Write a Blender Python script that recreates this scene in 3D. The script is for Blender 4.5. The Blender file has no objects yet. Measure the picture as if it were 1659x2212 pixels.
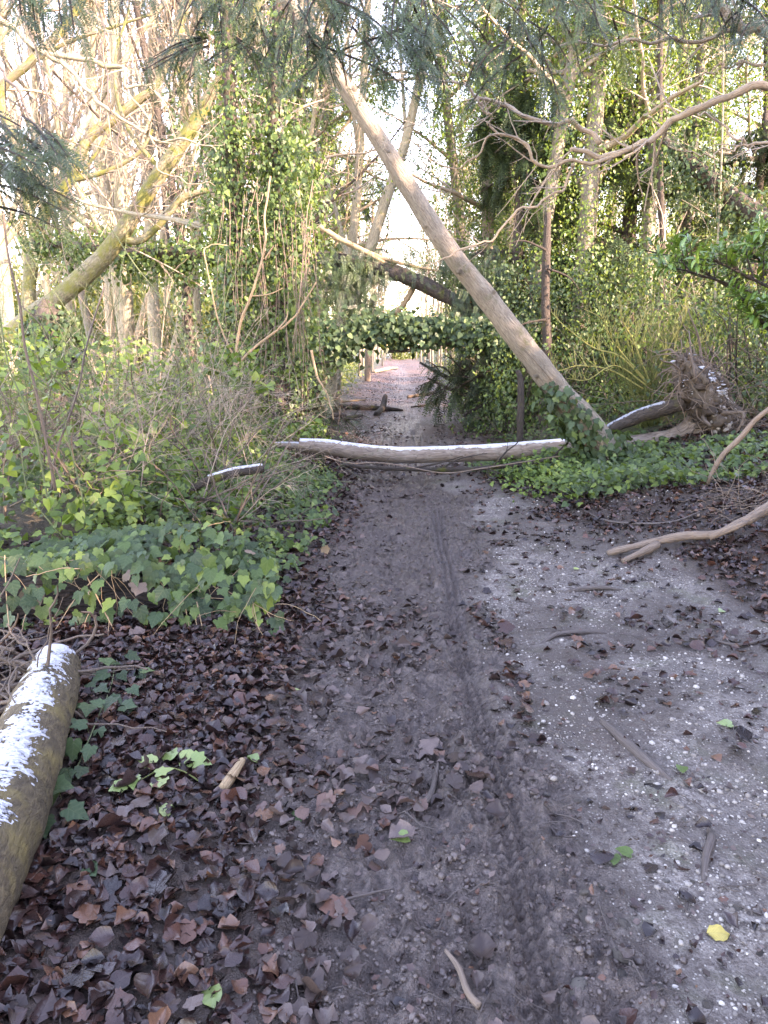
import bpy, math
import numpy as np
from mathutils import Vector, Matrix, Euler

C = bpy.context.scene.collection
SC = bpy.context.scene
rad = math.radians

# ------------------------------------------------------------------ camera
CAM = np.array([0.0, 0.0, 1.55])
PITCH, YAW, FPX = 12.3, 1.05, 1628.0          # FPX: focal length for a picture 1659 wide
cd = bpy.data.cameras.new('camera')
cd.sensor_fit = 'HORIZONTAL'
cd.sensor_width = 36.0
cd.lens = 36.0 * FPX / 1659.0
cd.clip_start, cd.clip_end = 0.05, 2000.0
cam = bpy.data.objects.new('camera', cd)
C.objects.link(cam)
cam.location = CAM
cam.rotation_euler = (rad(90 - PITCH), 0, rad(YAW))
SC.camera = cam
CM = np.array(cam.rotation_euler.to_matrix())

# ------------------------------------------------------------------ light
SUN_EL, SUN_AZ = 24.0, 116.0                  # azimuth clockwise from the path's direction
sv = np.array([math.sin(rad(SUN_AZ)) * math.cos(rad(SUN_EL)), math.cos(rad(SUN_AZ)) * math.cos(rad(SUN_EL)), math.sin(rad(SUN_EL))])
w = bpy.data.worlds.new('World')
SC.world = w
w.use_nodes = True
nt = w.node_tree
for n in list(nt.nodes):
    nt.nodes.remove(n)
sky = nt.nodes.new('ShaderNodeTexSky')
sky.sky_type = 'NISHITA'
sky.sun_disc = False
sky.sun_elevation = rad(SUN_EL)
sky.sun_rotation = rad(SUN_AZ)
sky.air_density, sky.dust_density, sky.ozone_density = 1.0, 0.2, 1.6
bg = nt.nodes.new('ShaderNodeBackground')
bg.inputs['Strength'].default_value = 0.15
wo = nt.nodes.new('ShaderNodeOutputWorld')
nt.links.new(sky.outputs[0], bg.inputs[0])
nt.links.new(bg.outputs[0], wo.inputs[0])
ld = bpy.data.lights.new('sun', 'SUN')
ld.energy = 2.1
ld.angle = rad(0.5)
ld.color = (1.0, 0.95, 0.85)
sun = bpy.data.objects.new('sun', ld)
C.objects.link(sun)
sun.rotation_euler = Vector(-sv).to_track_quat('-Z', 'Y').to_euler()
SC.view_settings.view_transform = 'Standard'
SC.view_settings.look = 'None'
SC.view_settings.exposure = 3.9
SC.view_settings.gamma = 1.0
SC.view_settings.use_curve_mapping = False
SC.view_settings.use_white_balance = True            # the photograph is balanced for the blue shade
SC.view_settings.white_balance_temperature = 9000
SC.view_settings.white_balance_tint = 36
SC.cycles.max_bounces = 7
SC.cycles.diffuse_bounces = 4
SC.cycles.glossy_bounces = 2
SC.cycles.transmission_bounces = 4
SC.cycles.sample_clamp_indirect = 6.0

# ------------------------------------------------------------------ noise
def _h(ix, iy, iz, seed):
    a = (ix.astype(np.int64) * 374761393 + iy.astype(np.int64) * 668265263 + iz.astype(np.int64) * 2147483647 + seed * 974634777) & 0xffffffff
    a = ((a ^ (a >> 13)) * 1274126177) & 0xffffffff
    a = ((a ^ (a >> 15)) * 2246822519) & 0xffffffff
    return ((a ^ (a >> 16)) & 0xffffff) / float(0xffffff)

def vn2(x, y, seed=0):
    x = np.asarray(x, float); y = np.asarray(y, float)
    ix, iy = np.floor(x), np.floor(y)
    fx, fy = x - ix, y - iy
    fx = fx * fx * (3 - 2 * fx); fy = fy * fy * (3 - 2 * fy)
    z = np.zeros_like(ix)
    a, b = _h(ix, iy, z, seed), _h(ix + 1, iy, z, seed)
    c, d = _h(ix, iy + 1, z, seed), _h(ix + 1, iy + 1, z, seed)
    return (a + (b - a) * fx) * (1 - fy) + (c + (d - c) * fx) * fy

def fbm2(x, y, seed=0, o=3):
    s, a, t = 0, 1.0, 0
    for k in range(o):
        s = s + a * vn2(x * 2 ** k, y * 2 ** k, seed + k * 17); t += a; a *= 0.5
    return s / t

def vn3(p, seed=0):
    i = np.floor(p); f = p - i
    f = f * f * (3 - 2 * f)
    out = 0
    for dx in (0, 1):
        for dy in (0, 1):
            for dz in (0, 1):
                wgt = (f[..., 0] if dx else 1 - f[..., 0]) * (f[..., 1] if dy else 1 - f[..., 1]) * (f[..., 2] if dz else 1 - f[..., 2])
                out = out + wgt * _h(i[..., 0] + dx, i[..., 1] + dy, i[..., 2] + dz, seed)
    return out

def sstep(a, b, x):
    t = np.clip((x - a) / (b - a), 0, 1)
    return t * t * (3 - 2 * t)

# ------------------------------------------------------------------ terrain
def track_x(y):
    return 0.36 + 0.015 * np.sin(y * 1.1) + 0.012 * np.sin(y * 2.7 + 1)

def masks(x, y):
    """mud, chalk gravel, leafy soil"""
    n1 = fbm2(x * 1.6, y * 0.9, 5, 3) - 0.5
    n2 = fbm2(x * 6, y * 5, 9, 2) - 0.5
    e = x + n1 * 0.5 + n2 * 0.22
    mud = sstep(-0.75, -0.15, e) * (1 - sstep(0.46, 0.70, e + 0.0 * y))
    wid = 1.9 - 0.9 * sstep(4.0, 8.0, y) + 1.0 * sstep(16, 40, y)
    grav = (0.45 + 0.55 * sstep(0.38, 0.58, fbm2(x * 2.3, y * 1.7, 19, 3))) * sstep(0.46, 0.72, e) * (1 - sstep(wid, wid + 0.7, e - n1 * 0.9))
    far = sstep(14, 26, y)
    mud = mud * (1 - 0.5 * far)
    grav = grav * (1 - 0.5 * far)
    return mud, grav

def Hb(x, y):
    """the broad shape of the land"""
    x = np.asarray(x, float); y = np.asarray(y, float)
    near = 1 - sstep(3.0, 6.0, y)
    wl = -0.95 - 0.5 * sstep(12, 40, y)
    wr = 1.55 + 0.4 * sstep(12, 40, y) + 1.1 * near
    b = 0.32 * sstep(0, 1.9, wl - x) * sstep(4.25, 5.6, y) + 0.5 * sstep(0, 2.6, x - wr) + 0.7 * sstep(3.5, 9, x) * sstep(5, 12, y)
    b = b + 0.12 * sstep(2, 7, -x) * sstep(3, 6, y)
    b = b - 0.10 * np.exp(-((x - 0.25) / 0.9) ** 2) * sstep(5, 9, y)
    b = b + 0.16 * np.exp(-(((x - 2.35) / 0.55) ** 2 + ((y - 6.9) / 0.45) ** 2))
    b = b + 0.10 * (fbm2(x * 0.7, y * 0.7, 2, 2) - 0.5)
    return b

def H(x, y, fine=True):
    x = np.asarray(x, float); y = np.asarray(y, float)
    b = Hb(x, y)
    mud, grav = masks(x, y)
    b = b + 0.03 * (fbm2(x * 3.1, y * 2.6, 41, 3) - 0.5)
    rid = 1 - np.abs(2 * fbm2(x * 9, y * 8, 61, 3) - 1)
    clod = fbm2(x * 26, y * 22, 71, 3)
    fine_ = fbm2(x * 60, y * 50, 75, 2)
    b = b + mud * (0.060 * (rid - 0.75) + 0.060 * (clod - 0.5) + 0.020 * (fine_ - 0.5))
    # boot and hoof hollows in the mud
    hol = vn2(x * 5.2 + 3.3, y * 3.4, 81)
    b = b - mud * 0.045 * sstep(0.62, 0.9, hol)
    # tyre track: a pressed strip with a tread across it
    d = (x - track_x(y)) / 0.062
    strip = np.exp(-d ** 4) * sstep(0.3, 0.5, vn2(x * 0 + 2.5, y * 0.9, 12) + 0.25) * (1 - sstep(6.8, 8.4, y))
    lug = sstep(0.35, 0.65, 0.5 + 0.5 * np.sin(2 * math.pi * (y / 0.045 + 0.35 * np.abs(d))))
    gap = 0.6 + 0.4 * np.cos(2 * math.pi * d * 1.4)
    b = b * 1 - strip * mud * 0.022 - strip * mud * (0.06 * (rid - 0.75) + 0.05 * (clod - 0.5)) * 0.85 + (strip * mud * 0.036 * (lug * gap - 0.4) if fine else -0.02 * strip * mud)
    b = b + 0.010 * mud * np.exp(-((np.abs(d) - 1.5) / 0.35) ** 2) * vn2(x * 9, y * 5, 44) * (1 - sstep(6.8, 8.4, y))
    b = b + grav * (0.016 * (fbm2(x * 20, y * 18, 91, 3) - 0.5) + 0.012 * (fbm2(x * 7, y * 4, 95, 2) - 0.5))
    rest = np.clip(1 - mud - grav, 0, 1)
    b = b + rest * 0.03 * (fbm2(x * 9, y * 9, 99, 3) - 0.5)
    return b

def ray(px, py):
    d = CM @ np.array([(px - 829.5) / FPX, -(py - 1106.0) / FPX, -1.0])
    return d

def P(px, py, Y):
    """the point at distance Y along the path that the photograph shows at px, py"""
    d = ray(px, py)
    return CAM + d * (Y / d[1])

def G(px, py, dz=0.0, lift=0.0):
    """the point of the ground shown at px, py"""
    d = ray(px, py)
    ts = np.concatenate([np.linspace(0.8, 20, 600), np.linspace(20.1, 150, 800)])
    pts = CAM[None, :] + d[None, :] * ts[:, None]
    below = pts[:, 2] < H(pts[:, 0], pts[:, 1]) + lift
    k = int(np.argmax(below)) if below.any() else len(ts) - 1
    p = pts[k].copy()
    p[2] = float(H(p[0], p[1])) + dz + lift
    return p

# ------------------------------------------------------------------ mesh building
class Geo:
    def __init__(s):
        s.V, s.F, s.v, s.uv, s.n = [], [], [], [], 0
    def add(s, V, F, v=0.0, uv=None):
        V = np.asarray(V, float)
        s.V.append(V)
        for f in (F if isinstance(F, (list, tuple)) else [F]):
            s.F.append(np.asarray(f, np.int64) + s.n)
        s.v.append(np.broadcast_to(np.asarray(v, float), (len(V),)).copy())
        s.uv.append(np.zeros((len(V), 3)) if uv is None else np.asarray(uv, float))
        s.n += len(V)
    def mesh(s, name, mat, off=None, smooth=True):
        V = np.concatenate(s.V)
        if off is not None:
            V = V - np.asarray(off)[None, :]
        me = bpy.data.meshes.new(name)
        me.vertices.add(len(V))
        me.vertices.foreach_set('co', V.astype(np.float32).ravel())
        loops = np.concatenate([f.ravel() for f in s.F])
        cnt = np.concatenate([np.full(len(f), f.shape[1]) for f in s.F])
        st = np.concatenate([[0], np.cumsum(cnt)[:-1]])
        me.loops.add(len(loops))
        me.loops.foreach_set('vertex_index', loops.astype(np.int32))
        me.polygons.add(len(cnt))
        me.polygons.foreach_set('loop_start', st.astype(np.int32))
        me.polygons.foreach_set('loop_total', cnt.astype(np.int32))
        if smooth:
            me.polygons.foreach_set('use_smooth', np.ones(len(cnt), bool))
        a = me.attributes.new('v', 'FLOAT', 'POINT')
        a.data.foreach_set('value', np.concatenate(s.v).astype(np.float32))
        a = me.attributes.new('luv', 'FLOAT_VECTOR', 'POINT')
        a.data.foreach_set('vector', np.concatenate(s.uv).astype(np.float32).ravel())
        me.update(calc_edges=True)
        me.validate()
        if mat is not None:
            me.materials.append(mat)
        return me
    def build(s, name, mat, parent=None, smooth=True, loc=None):
        off = WL(parent) if parent is not None else (loc if loc is not None else None)
        o = bpy.data.objects.new(name, s.mesh(name, mat, off, smooth))
        C.objects.link(o)
        if parent is not None:
            o.parent = parent
        elif loc is not None:
            o.location = loc
        return o

def WL(o):
    p = np.zeros(3)
    while o is not None:
        p = p + np.array(o.location)
        o = o.parent
    return p

def tag(o, label, cat, group=None, kind=None):
    if label: o['label'] = label
    if cat: o['category'] = cat
    if group: o['group'] = group
    if kind: o['kind'] = kind
    return o

def thing(name, label, cat, loc, group=None):
    o = bpy.data.objects.new(name, None)
    o.empty_display_size = 0.2
    C.objects.link(o)
    o.location = [float(a) for a in loc]
    return tag(o, label, cat, group)

def stuff(o):
    o['kind'] = 'stuff'
    return o

def copy_tree(o, parent=None):
    c = o.copy()
    C.objects.link(c)
    c.parent = parent
    for ch in list(o.children):
        copy_tree(ch, c)
    return c

def spline(pts, radii, n):
    pts = np.asarray(pts, float); radii = np.asarray(radii, float)
    m = len(pts)
    if m == 2:
        t = np.linspace(0, 1, n)[:, None]
        return pts[0] * (1 - t) + pts[1] * t, np.interp(np.linspace(0, 1, n), [0, 1], radii)
    pp = np.vstack([2 * pts[0] - pts[1], pts, 2 * pts[-1] - pts[-2]])
    u = np.linspace(0, m - 1 - 1e-6, n)
    i = np.floor(u).astype(int); f = (u - i)[:, None]
    p0, p1, p2, p3 = pp[i], pp[i + 1], pp[i + 2], pp[i + 3]
    q = 0.5 * (2 * p1 + (p2 - p0) * f + (2 * p0 - 5 * p1 + 4 * p2 - p3) * f ** 2 + (3 * p1 - p0 - 3 * p2 + p3) * f ** 3)
    return q, np.interp(u, np.arange(m), radii)

def frames(pts):
    """pts (M,N,3) -> tangents and two normals, by parallel transport"""
    T = np.gradient(pts, axis=1)
    T /= np.linalg.norm(T, axis=2, keepdims=True) + 1e-12
    M, N, _ = pts.shape
    ref = np.where(np.abs(T[:, 0, 2:3]) > 0.9, np.array([[1.0, 0, 0]]), np.array([[0, 0, 1.0]]))
    A = np.zeros_like(pts)
    a = ref
    for k in range(N):
        a = a - T[:, k] * np.sum(a * T[:, k], axis=1, keepdims=True)
        a /= np.linalg.norm(a, axis=1, keepdims=True) + 1e-12
        A[:, k] = a
    B = np.cross(T, A)
    return T, A, B

def tubes(geo, pts, R, sides=5, v=None, cap=True, rough=0.0, rscale=8.0, seed=0, flat=None):
    """pts (M,N,3), R (M,N): many tubes at once"""
    pts = np.asarray(pts, float); R = np.asarray(R, float)
    if pts.ndim == 2:
        pts, R = pts[None], R[None]
    M, N, _ = pts.shape
    T, A, B = frames(pts)
    th = np.arange(sides) * 2 * math.pi / sides
    ring = A[:, :, None, :] * np.cos(th)[None, None, :, None] + B[:, :, None, :] * np.sin(th)[None, None, :, None]
    rr = np.repeat(R[:, :, None], sides, 2)
    if rough > 0:
        q = pts[:, :, None, :] + ring * R[:, :, None, None]
        rr = rr * (1 + rough * (vn3(q * rscale, seed) - 0.5) * 2 + rough * 0.7 * (vn3(q * rscale * 2.7, seed + 3) - 0.5) * 2)
    V = pts[:, :, None, :] + ring * rr[..., None]
    if v is None:
        v = np.random.default_rng(seed + M).random(M)
    vv = np.repeat(np.broadcast_to(np.asarray(v, float), (M,)), N * sides)
    base = (np.arange(M) * N * sides)[:, None, None]
    i = np.arange(N - 1)[None, :, None]; j = np.arange(sides)[None, None, :]
    a = base + i * sides + j
    b = base + i * sides + (j + 1) % sides
    F = np.stack([a, b, b + sides, a + sides], -1).reshape(-1, 4)
    uv = np.zeros((M, N, sides, 3))
    uv[..., 0] = (np.arange(sides) / sides)[None, None, :]
    ln = np.concatenate([np.zeros((M, 1)), np.cumsum(np.linalg.norm(np.diff(pts, axis=1), axis=2), axis=1)], 1)
    uv[..., 1] = ln[:, :, None]
    geo.add(V.reshape(-1, 3), F, vv, uv.reshape(-1, 3))
    if cap:
        k = geo.n
        CV, CF = [], []
        for m in range(M):
            for e, o in ((0, 0), (N - 1, (N - 1) * sides)):
                CV.append(pts[m, e] + (T[m, e] * (0.12 * R[m, e]) * (1 if e else -1)))
                ci = M * N * sides + len(CV) - 1
                for s_ in range(sides):
                    q = (m * N * sides + o + s_, m * N * sides + o + (s_ + 1) % sides)
                    CF.append((q[1], q[0], ci) if e == 0 else (q[0], q[1], ci))
        geo.n -= 0
        start = geo.n - M * N * sides
        geo.V.append(np.array(CV)); geo.v.append(np.zeros(len(CV))); geo.uv.append(np.zeros((len(CV), 3)))
        geo.F.append(np.array(CF) + start)
        geo.n += len(CV)

def limb(geo, pts, radii, n=24, sides=8, rough=0.06, rscale=7.0, seed=0, v=0.5, wig=0.0):
    q, r = spline(pts, radii, n)
    if wig > 0:
        a = np.stack([vn2(np.arange(n) * 0.37, np.zeros(n), seed + k) - 0.5 for k in range(3)], 1)
        q = q + a * wig * np.linspace(0.2, 1, n)[:, None]
    tubes(geo, q, r, sides, v, True, rough, rscale, seed)
    return q, r

def snow_on(pts, radii, n, arc=0.9, thick=0.02, seed=0, patch=0.0, cells=16, fscale=22.0):
    """a crust of snow along the top of a limb"""
    q, r = spline(pts, radii, n)
    T, A, B = frames(q[None]); T = T[0]
    up = np.array([0, 0, 1.0])[None] - T * T[:, 2:3]
    up /= np.linalg.norm(up, axis=1, keepdims=True)
    sd = np.cross(T, up)
    s = np.linspace(-1, 1, cells)
    half = arc * (0.55 + 0.5 * vn2(np.arange(n) * 0.31, np.zeros(n), seed) + 0.4 * vn2(np.arange(n) * 0.06, np.zeros(n), seed + 8))
    ang = s[None, :] * half[:, None]
    dirs = up[:, None, :] * np.cos(ang)[..., None] + sd[:, None, :] * np.sin(ang)[..., None]
    p0 = q[:, None, :] + dirs * r[:, None, None]
    t = thick * (1 - np.abs(s[None, :]) ** 3.0) * (0.8 + 0.4 * vn3(p0 * fscale, seed + 2))
    if patch > 0:
        m = 0.30 * vn3(p0 * 20, seed + 5) + 0.32 * vn3(p0 * 75, seed + 6) + 0.38 * vn3(p0 * 190, seed + 7) - 0.16 * np.abs(s)[None, :] ** 2
        t = np.where(m < patch, -0.012, t)
    t = np.where(np.abs(s)[None, :] > 0.97, -0.010, t)
    t[0], t[-1] = -0.012, -0.012
    V = p0 + dirs * t[..., None]
    i = np.arange(n - 1)[:, None]; j = np.arange(cells - 1)[None, :]
    a = i * cells + j
    F = np.stack([a, a + 1, a + cells + 1, a + cells], -1).reshape(-1, 4)
    g = Geo(); g.add(V.reshape(-1, 3), F)
    return g

# ------------------------------------------------------------------ leaf templates: (verts, faces, uv); stem at 0, tip along +y, face up +z
def t_oval(seed, w=0.36, curl=0.1, bend=0.1, rows=6, jag=0.02, wave=0.03, cols=5):
    r = np.random.default_rng(seed)
    t = np.linspace(0, 1, rows)
    hw = w * np.sin(math.pi * t ** 0.85) ** 0.8
    hw[0], hw[-1] = 0.015, 0.01
    cols = np.array([-1, -0.45, 0, 0.45, 1] if cols == 5 else [-1, 0, 1])
    V, U = [], []
    for a, b in zip(t, hw):
        for c in cols:
            jx = r.normal(0, jag) if abs(c) == 1 else 0
            V.append([c * b + jx, a, curl * (c * b / w) ** 2 * w * 2 + bend * (a - 0.5) ** 2 + r.normal(0, wave) * (0.3 + abs(c)) + (0.05 * w if c == 0 else 0) * -1])
            U.append([c * b, a, 0])
    n = len(cols)
    F = [[i * n + j, i * n + j + 1, (i + 1) * n + j + 1, (i + 1) * n + j] for i in range(rows - 1) for j in range(n - 1)]
    return np.array(V), [np.array(F)], np.array(U)

def t_lobed(seed, half, cy=0.22, cup=0.1, droop=0.15, wave=0.02):
    r = np.random.default_rng(seed)
    out = [(0.0, 0.0)] + list(half) + [(0.0, 1.0)] + [(-x, y) for x, y in reversed(half)]
    V = [[0, cy, 0.0]]; U = [[0, cy, 0]]
    for x, y in out:
        x += r.normal(0, 0.02); y += r.normal(0, 0.02)
        d = math.hypot(x, y - cy)
        V.append([x, y, cup * abs(x) - droop * d * d + r.normal(0, wave)])
        U.append([x, y, 0])
    n = len(out)
    F = [[0, 1 + (i + 1) % n, 1 + i] for i in range(n)]
    V = np.array(V)
    # mid-ring so the blade bends
    return V, [np.array(F)], np.array(U)

IVY = [(0.13, -0.12), (0.30, -0.13), (0.44, 0.02), (0.39, 0.18), (0.48, 0.42), (0.29, 0.52), (0.15, 0.78)]
IVY2 = [(0.14, -0.10), (0.34, -0.08), (0.44, 0.16), (0.40, 0.40), (0.22, 0.72)]
SYC = [(0.10, -0.08), (0.30, -0.10), (0.46, 0.04), (0.42, 0.18), (0.56, 0.38), (0.50, 0.56), (0.36, 0.56), (0.30, 0.72), (0.15, 0.84)]

def t_diamond(fold=0.06, w=0.3):
    V = np.array([[0, 0, 0], [w, 0.42, fold], [0, 1, -0.05], [-w, 0.42, fold], [0, 0.45, 0]])
    F = [np.array([[0, 1, 4], [1, 2, 4], [2, 3, 4], [3, 0, 4]])]
    U = V.copy(); U[:, 2] = 0
    return V, F, U

def t_quad(w=0.36):
    V = np.array([[0, 0, 0], [w, 0.45, 0.07], [0, 1, 0], [-w, 0.45, 0.07]])
    return V, [np.array([[0, 1, 2], [0, 2, 3]])], V * np.array([1, 1, 0])

def t_frond(seed, pairs=11, nl=0.24, nw=0.022, taper=0.6, droop=0.25, curve=0.0):
    r = np.random.default_rng(seed)
    V, F, U = [], [], []
    # rachis
    for k in range(pairs):
        y = 0.05 + 0.95 * k / (pairs - 1)
        z = -droop * y * y
        L = nl * (1 - taper * max(0, y - 0.35)) * r.uniform(0.8, 1.1)
        for s in (-1, 1):
            a = rad(r.uniform(48, 66))
            dx, dy = math.sin(a) * s, math.cos(a)
            b = np.array([curve * y * y, y, z])
            tip = b + np.array([dx * L, dy * L, -0.05 * L + r.normal(0, 0.02)])
            nx, ny = -dy * nw, dx * nw
            k0 = len(V)
            V += [list(b - np.array([nx, ny, 0]) * 0.5), list(b + (tip - b) * 0.55 + np.array([nx, ny, 0.0])), list(tip), list(b + (tip - b) * 0.55 - np.array([nx, ny, 0.0]))]
            U += [[0, y, 0]] * 4
            F += [[k0, k0 + 1, k0 + 2], [k0, k0 + 2, k0 + 3]]
    k0 = len(V)
    V += [[-0.008, 0, 0], [0.008, 0, 0], [curve, 1, -droop]]; U += [[0, 0, 0]] * 3
    F += [[k0, k0 + 1, k0 + 2]]
    return np.array(V), [np.array(F)], np.array(U)

def nrmz(a):
    return a / (np.linalg.norm(a, axis=-1, keepdims=True) + 1e-12)

def orient(tip, nrm):
    Y = nrmz(tip)
    Z = nrm - Y * np.sum(nrm * Y, axis=1, keepdims=True)
    Z = nrmz(Z)
    X = np.cross(Y, Z)
    return np.stack([X, Y, Z], axis=2)      # columns

SUN_CUTS = []           # leaves are cut out along the sun's line to light chosen spots: (place, radius)
def sun_cut_keep(pos):
    k = np.ones(len(pos), bool)
    for c, rr in SUN_CUTS:
        d = pos - c[None]; t = d @ sv
        off = np.linalg.norm(d - t[:, None] * sv[None], axis=1)
        k &= ~((t > 0.9) & (off < rr))
    return k
def scatter(geo, temps, pos, tip, nrm, scale, v, r):
    """a batch of leaves into one mesh"""
    k = sun_cut_keep(pos)
    pos, tip, nrm, scale, v = pos[k], tip[k], nrm[k], scale[k], v[k]
    if len(pos) == 0: return
    R = orient(tip, nrm)
    pick = r.integers(0, len(temps), len(pos))
    for k, (V, Fs, U) in enumerate(temps):
        m = np.where(pick == k)[0]
        if len(m) == 0: continue
        W = np.einsum('nij,kj->nki', R[m], V) * scale[m][:, None, None] + pos[m][:, None, :]
        off = (np.arange(len(m)) * len(V))[:, None, None]
        Fa = [(f[None] + off).reshape(-1, f.shape[1]) for f in Fs]
        geo.add(W.reshape(-1, 3), Fa, np.repeat(v[m], len(V)), np.tile(U, (len(m), 1)))

_tm = {}
def leaf_parts(name, temps, key, pos, tip, nrm, scale, mat, parent, r):
    """leaves as objects of their own under a thing, sharing template meshes"""
    if key not in _tm:
        ms = []
        for V, Fs, U in temps:
            g = Geo(); g.add(V, Fs, 0.0, U)
            ms.append(g.mesh(name, mat))
        _tm[key] = ms
    R = orient(tip, nrm)
    off = WL(parent)
    for i in range(len(pos)):
        o = bpy.data.objects.new(name, _tm[key][int(r.integers(0, len(temps)))])
        m = Matrix(R[i].tolist()).to_4x4()
        o.rotation_euler = m.to_euler()
        o.scale = (scale[i],) * 3
        o.location = pos[i] - off
        o.parent = parent
        C.objects.link(o)

def split_leaves(name, rest, temps, key, pos, tip, nrm, scale, mat, parent, r, n=300, bulk=None):
    """the n leaves that show largest become parts, the others one mass"""
    d = np.linalg.norm(pos - CAM[None], axis=1)
    ang = np.abs(pos[:, 0] + 0.02 * pos[:, 1]) / np.maximum(pos[:, 1], 0.1)
    sz = scale / d * (ang < 0.52) * (pos[:, 1] > 0)
    od = np.argsort(-sz)
    a, b = od[:n], od[n:]
    leaf_parts(name, temps, key, pos[a], tip[a], nrm[a], scale[a], mat, parent, r)
    if len(b):
        g = Geo()
        scatter(g, bulk or temps, pos[b], tip[b], nrm[b], scale[b], r.random(len(b)), r)
        return stuff(g.build(rest, mat, parent))

def rdir(r, n):
    a = r.normal(0, 1, (n, 3))
    return nrmz(a)

# ------------------------------------------------------------------ branching growth, one level at a time
def grow(start, d, length, rad0, N, wander, trop, r, tip=0.35):
    M = len(start)
    pts = np.zeros((M, N, 3)); pts[:, 0] = start
    d = nrmz(d).copy()
    st = (length / (N - 1))[:, None]
    for k in range(1, N):
        d = nrmz(d + r.normal(0, wander, (M, 3)) + np.asarray(trop)[None])
        pts[:, k] = pts[:, k - 1] + d * st
    R = rad0[:, None] * np.linspace(1, tip, N)[None]
    return pts, R

def spawn(pts, R, length, k, tmin, amin, amax, lf, rf, r, tmax=1.0, pw=1.0):
    M, N, _ = pts.shape
    idx = np.repeat(np.arange(M), k)
    t = tmin + (tmax - tmin) * r.random(len(idx)) ** pw
    u = t * (N - 1) * 0.999
    i = np.floor(u).astype(int); f = (u - i)[:, None]
    p = pts[idx, i] * (1 - f) + pts[idx, i + 1] * f
    pd = nrmz(pts[idx, i + 1] - pts[idx, i])
    perp = rdir(r, len(idx))
    perp = nrmz(perp - pd * np.sum(perp * pd, 1, keepdims=True))
    a = np.radians(r.uniform(amin, amax, len(idx)))[:, None]
    d = pd * np.cos(a) + perp * np.sin(a)
    L = length[idx] * lf * r.uniform(0.55, 1.15, len(idx)) * (1.15 - 0.55 * t)
    rr = R[idx, i] * rf * r.uniform(0.7, 1.1, len(idx))
    return p, d, L, rr

# ------------------------------------------------------------------ materials
def new_mat(name):
    m = bpy.data.materials.new(name)
    m.use_nodes = True
    n = m.node_tree
    for x in list(n.nodes): n.nodes.remove(x)
    return m, n

class NB:
    def __init__(s, nt): s.nt = nt
    def n(s, t, **kw):
        x = s.nt.nodes.new(t)
        for k, v in kw.items(): setattr(x, k, v)
        return x
    def l(s, a, b): s.nt.links.new(a, b)
    def val(s, sock, v):
        if hasattr(v, 'is_output') or isinstance(v, bpy.types.NodeSocket): s.l(v, sock)
        else: sock.default_value = v
    def math(s, op, a, b=0.0, c=None):
        x = s.n('ShaderNodeMath', operation=op)
        s.val(x.inputs[0], a); s.val(x.inputs[1], b)
        if c is not None: s.val(x.inputs[2], c)
        return x.outputs[0]
    def noise(s, scale, detail=3, rough=0.55, vec=None):
        x = s.n('ShaderNodeTexNoise')
        x.inputs['Scale'].default_value = scale; x.inputs['Detail'].default_value = detail; x.inputs['Roughness'].default_value = rough
        if vec is not None: s.l(vec, x.inputs['Vector'])
        return x.outputs['Fac']
    def ramp(s, fac, stops, interp='LINEAR'):
        x = s.n('ShaderNodeValToRGB')
        x.color_ramp.interpolation = interp
        el = x.color_ramp.elements
        while len(el) > 1: el.remove(el[0])
        el[0].position, el[0].color = stops[0][0], (*stops[0][1], 1)
        for p, c in stops[1:]:
            e = el.new(p); e.color = (*c, 1)
        s.val(x.inputs[0], fac)
        return x.outputs[0]
    def mix(s, fac, a, b, mode='MIX'):
        x = s.n('ShaderNodeMix', data_type='RGBA', blend_type=mode)
        s.val(x.inputs[0], fac)
        s.val(x.inputs[6], a if not isinstance(a, tuple) else (*a, 1)); s.val(x.inputs[7], b if not isinstance(b, tuple) else (*b, 1))
        return x.outputs[2]
    def attr(s, name, out='Fac'):
        x = s.n('ShaderNodeAttribute', attribute_name=name)
        return x.outputs[out]
    def map(s, v, a, b, c, d):
        x = s.n('ShaderNodeMapRange')
        s.val(x.inputs[0], v)
        for i, q in enumerate((a, b, c, d)): x.inputs[1 + i].default_value = q
        return x.outputs[0]

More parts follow.
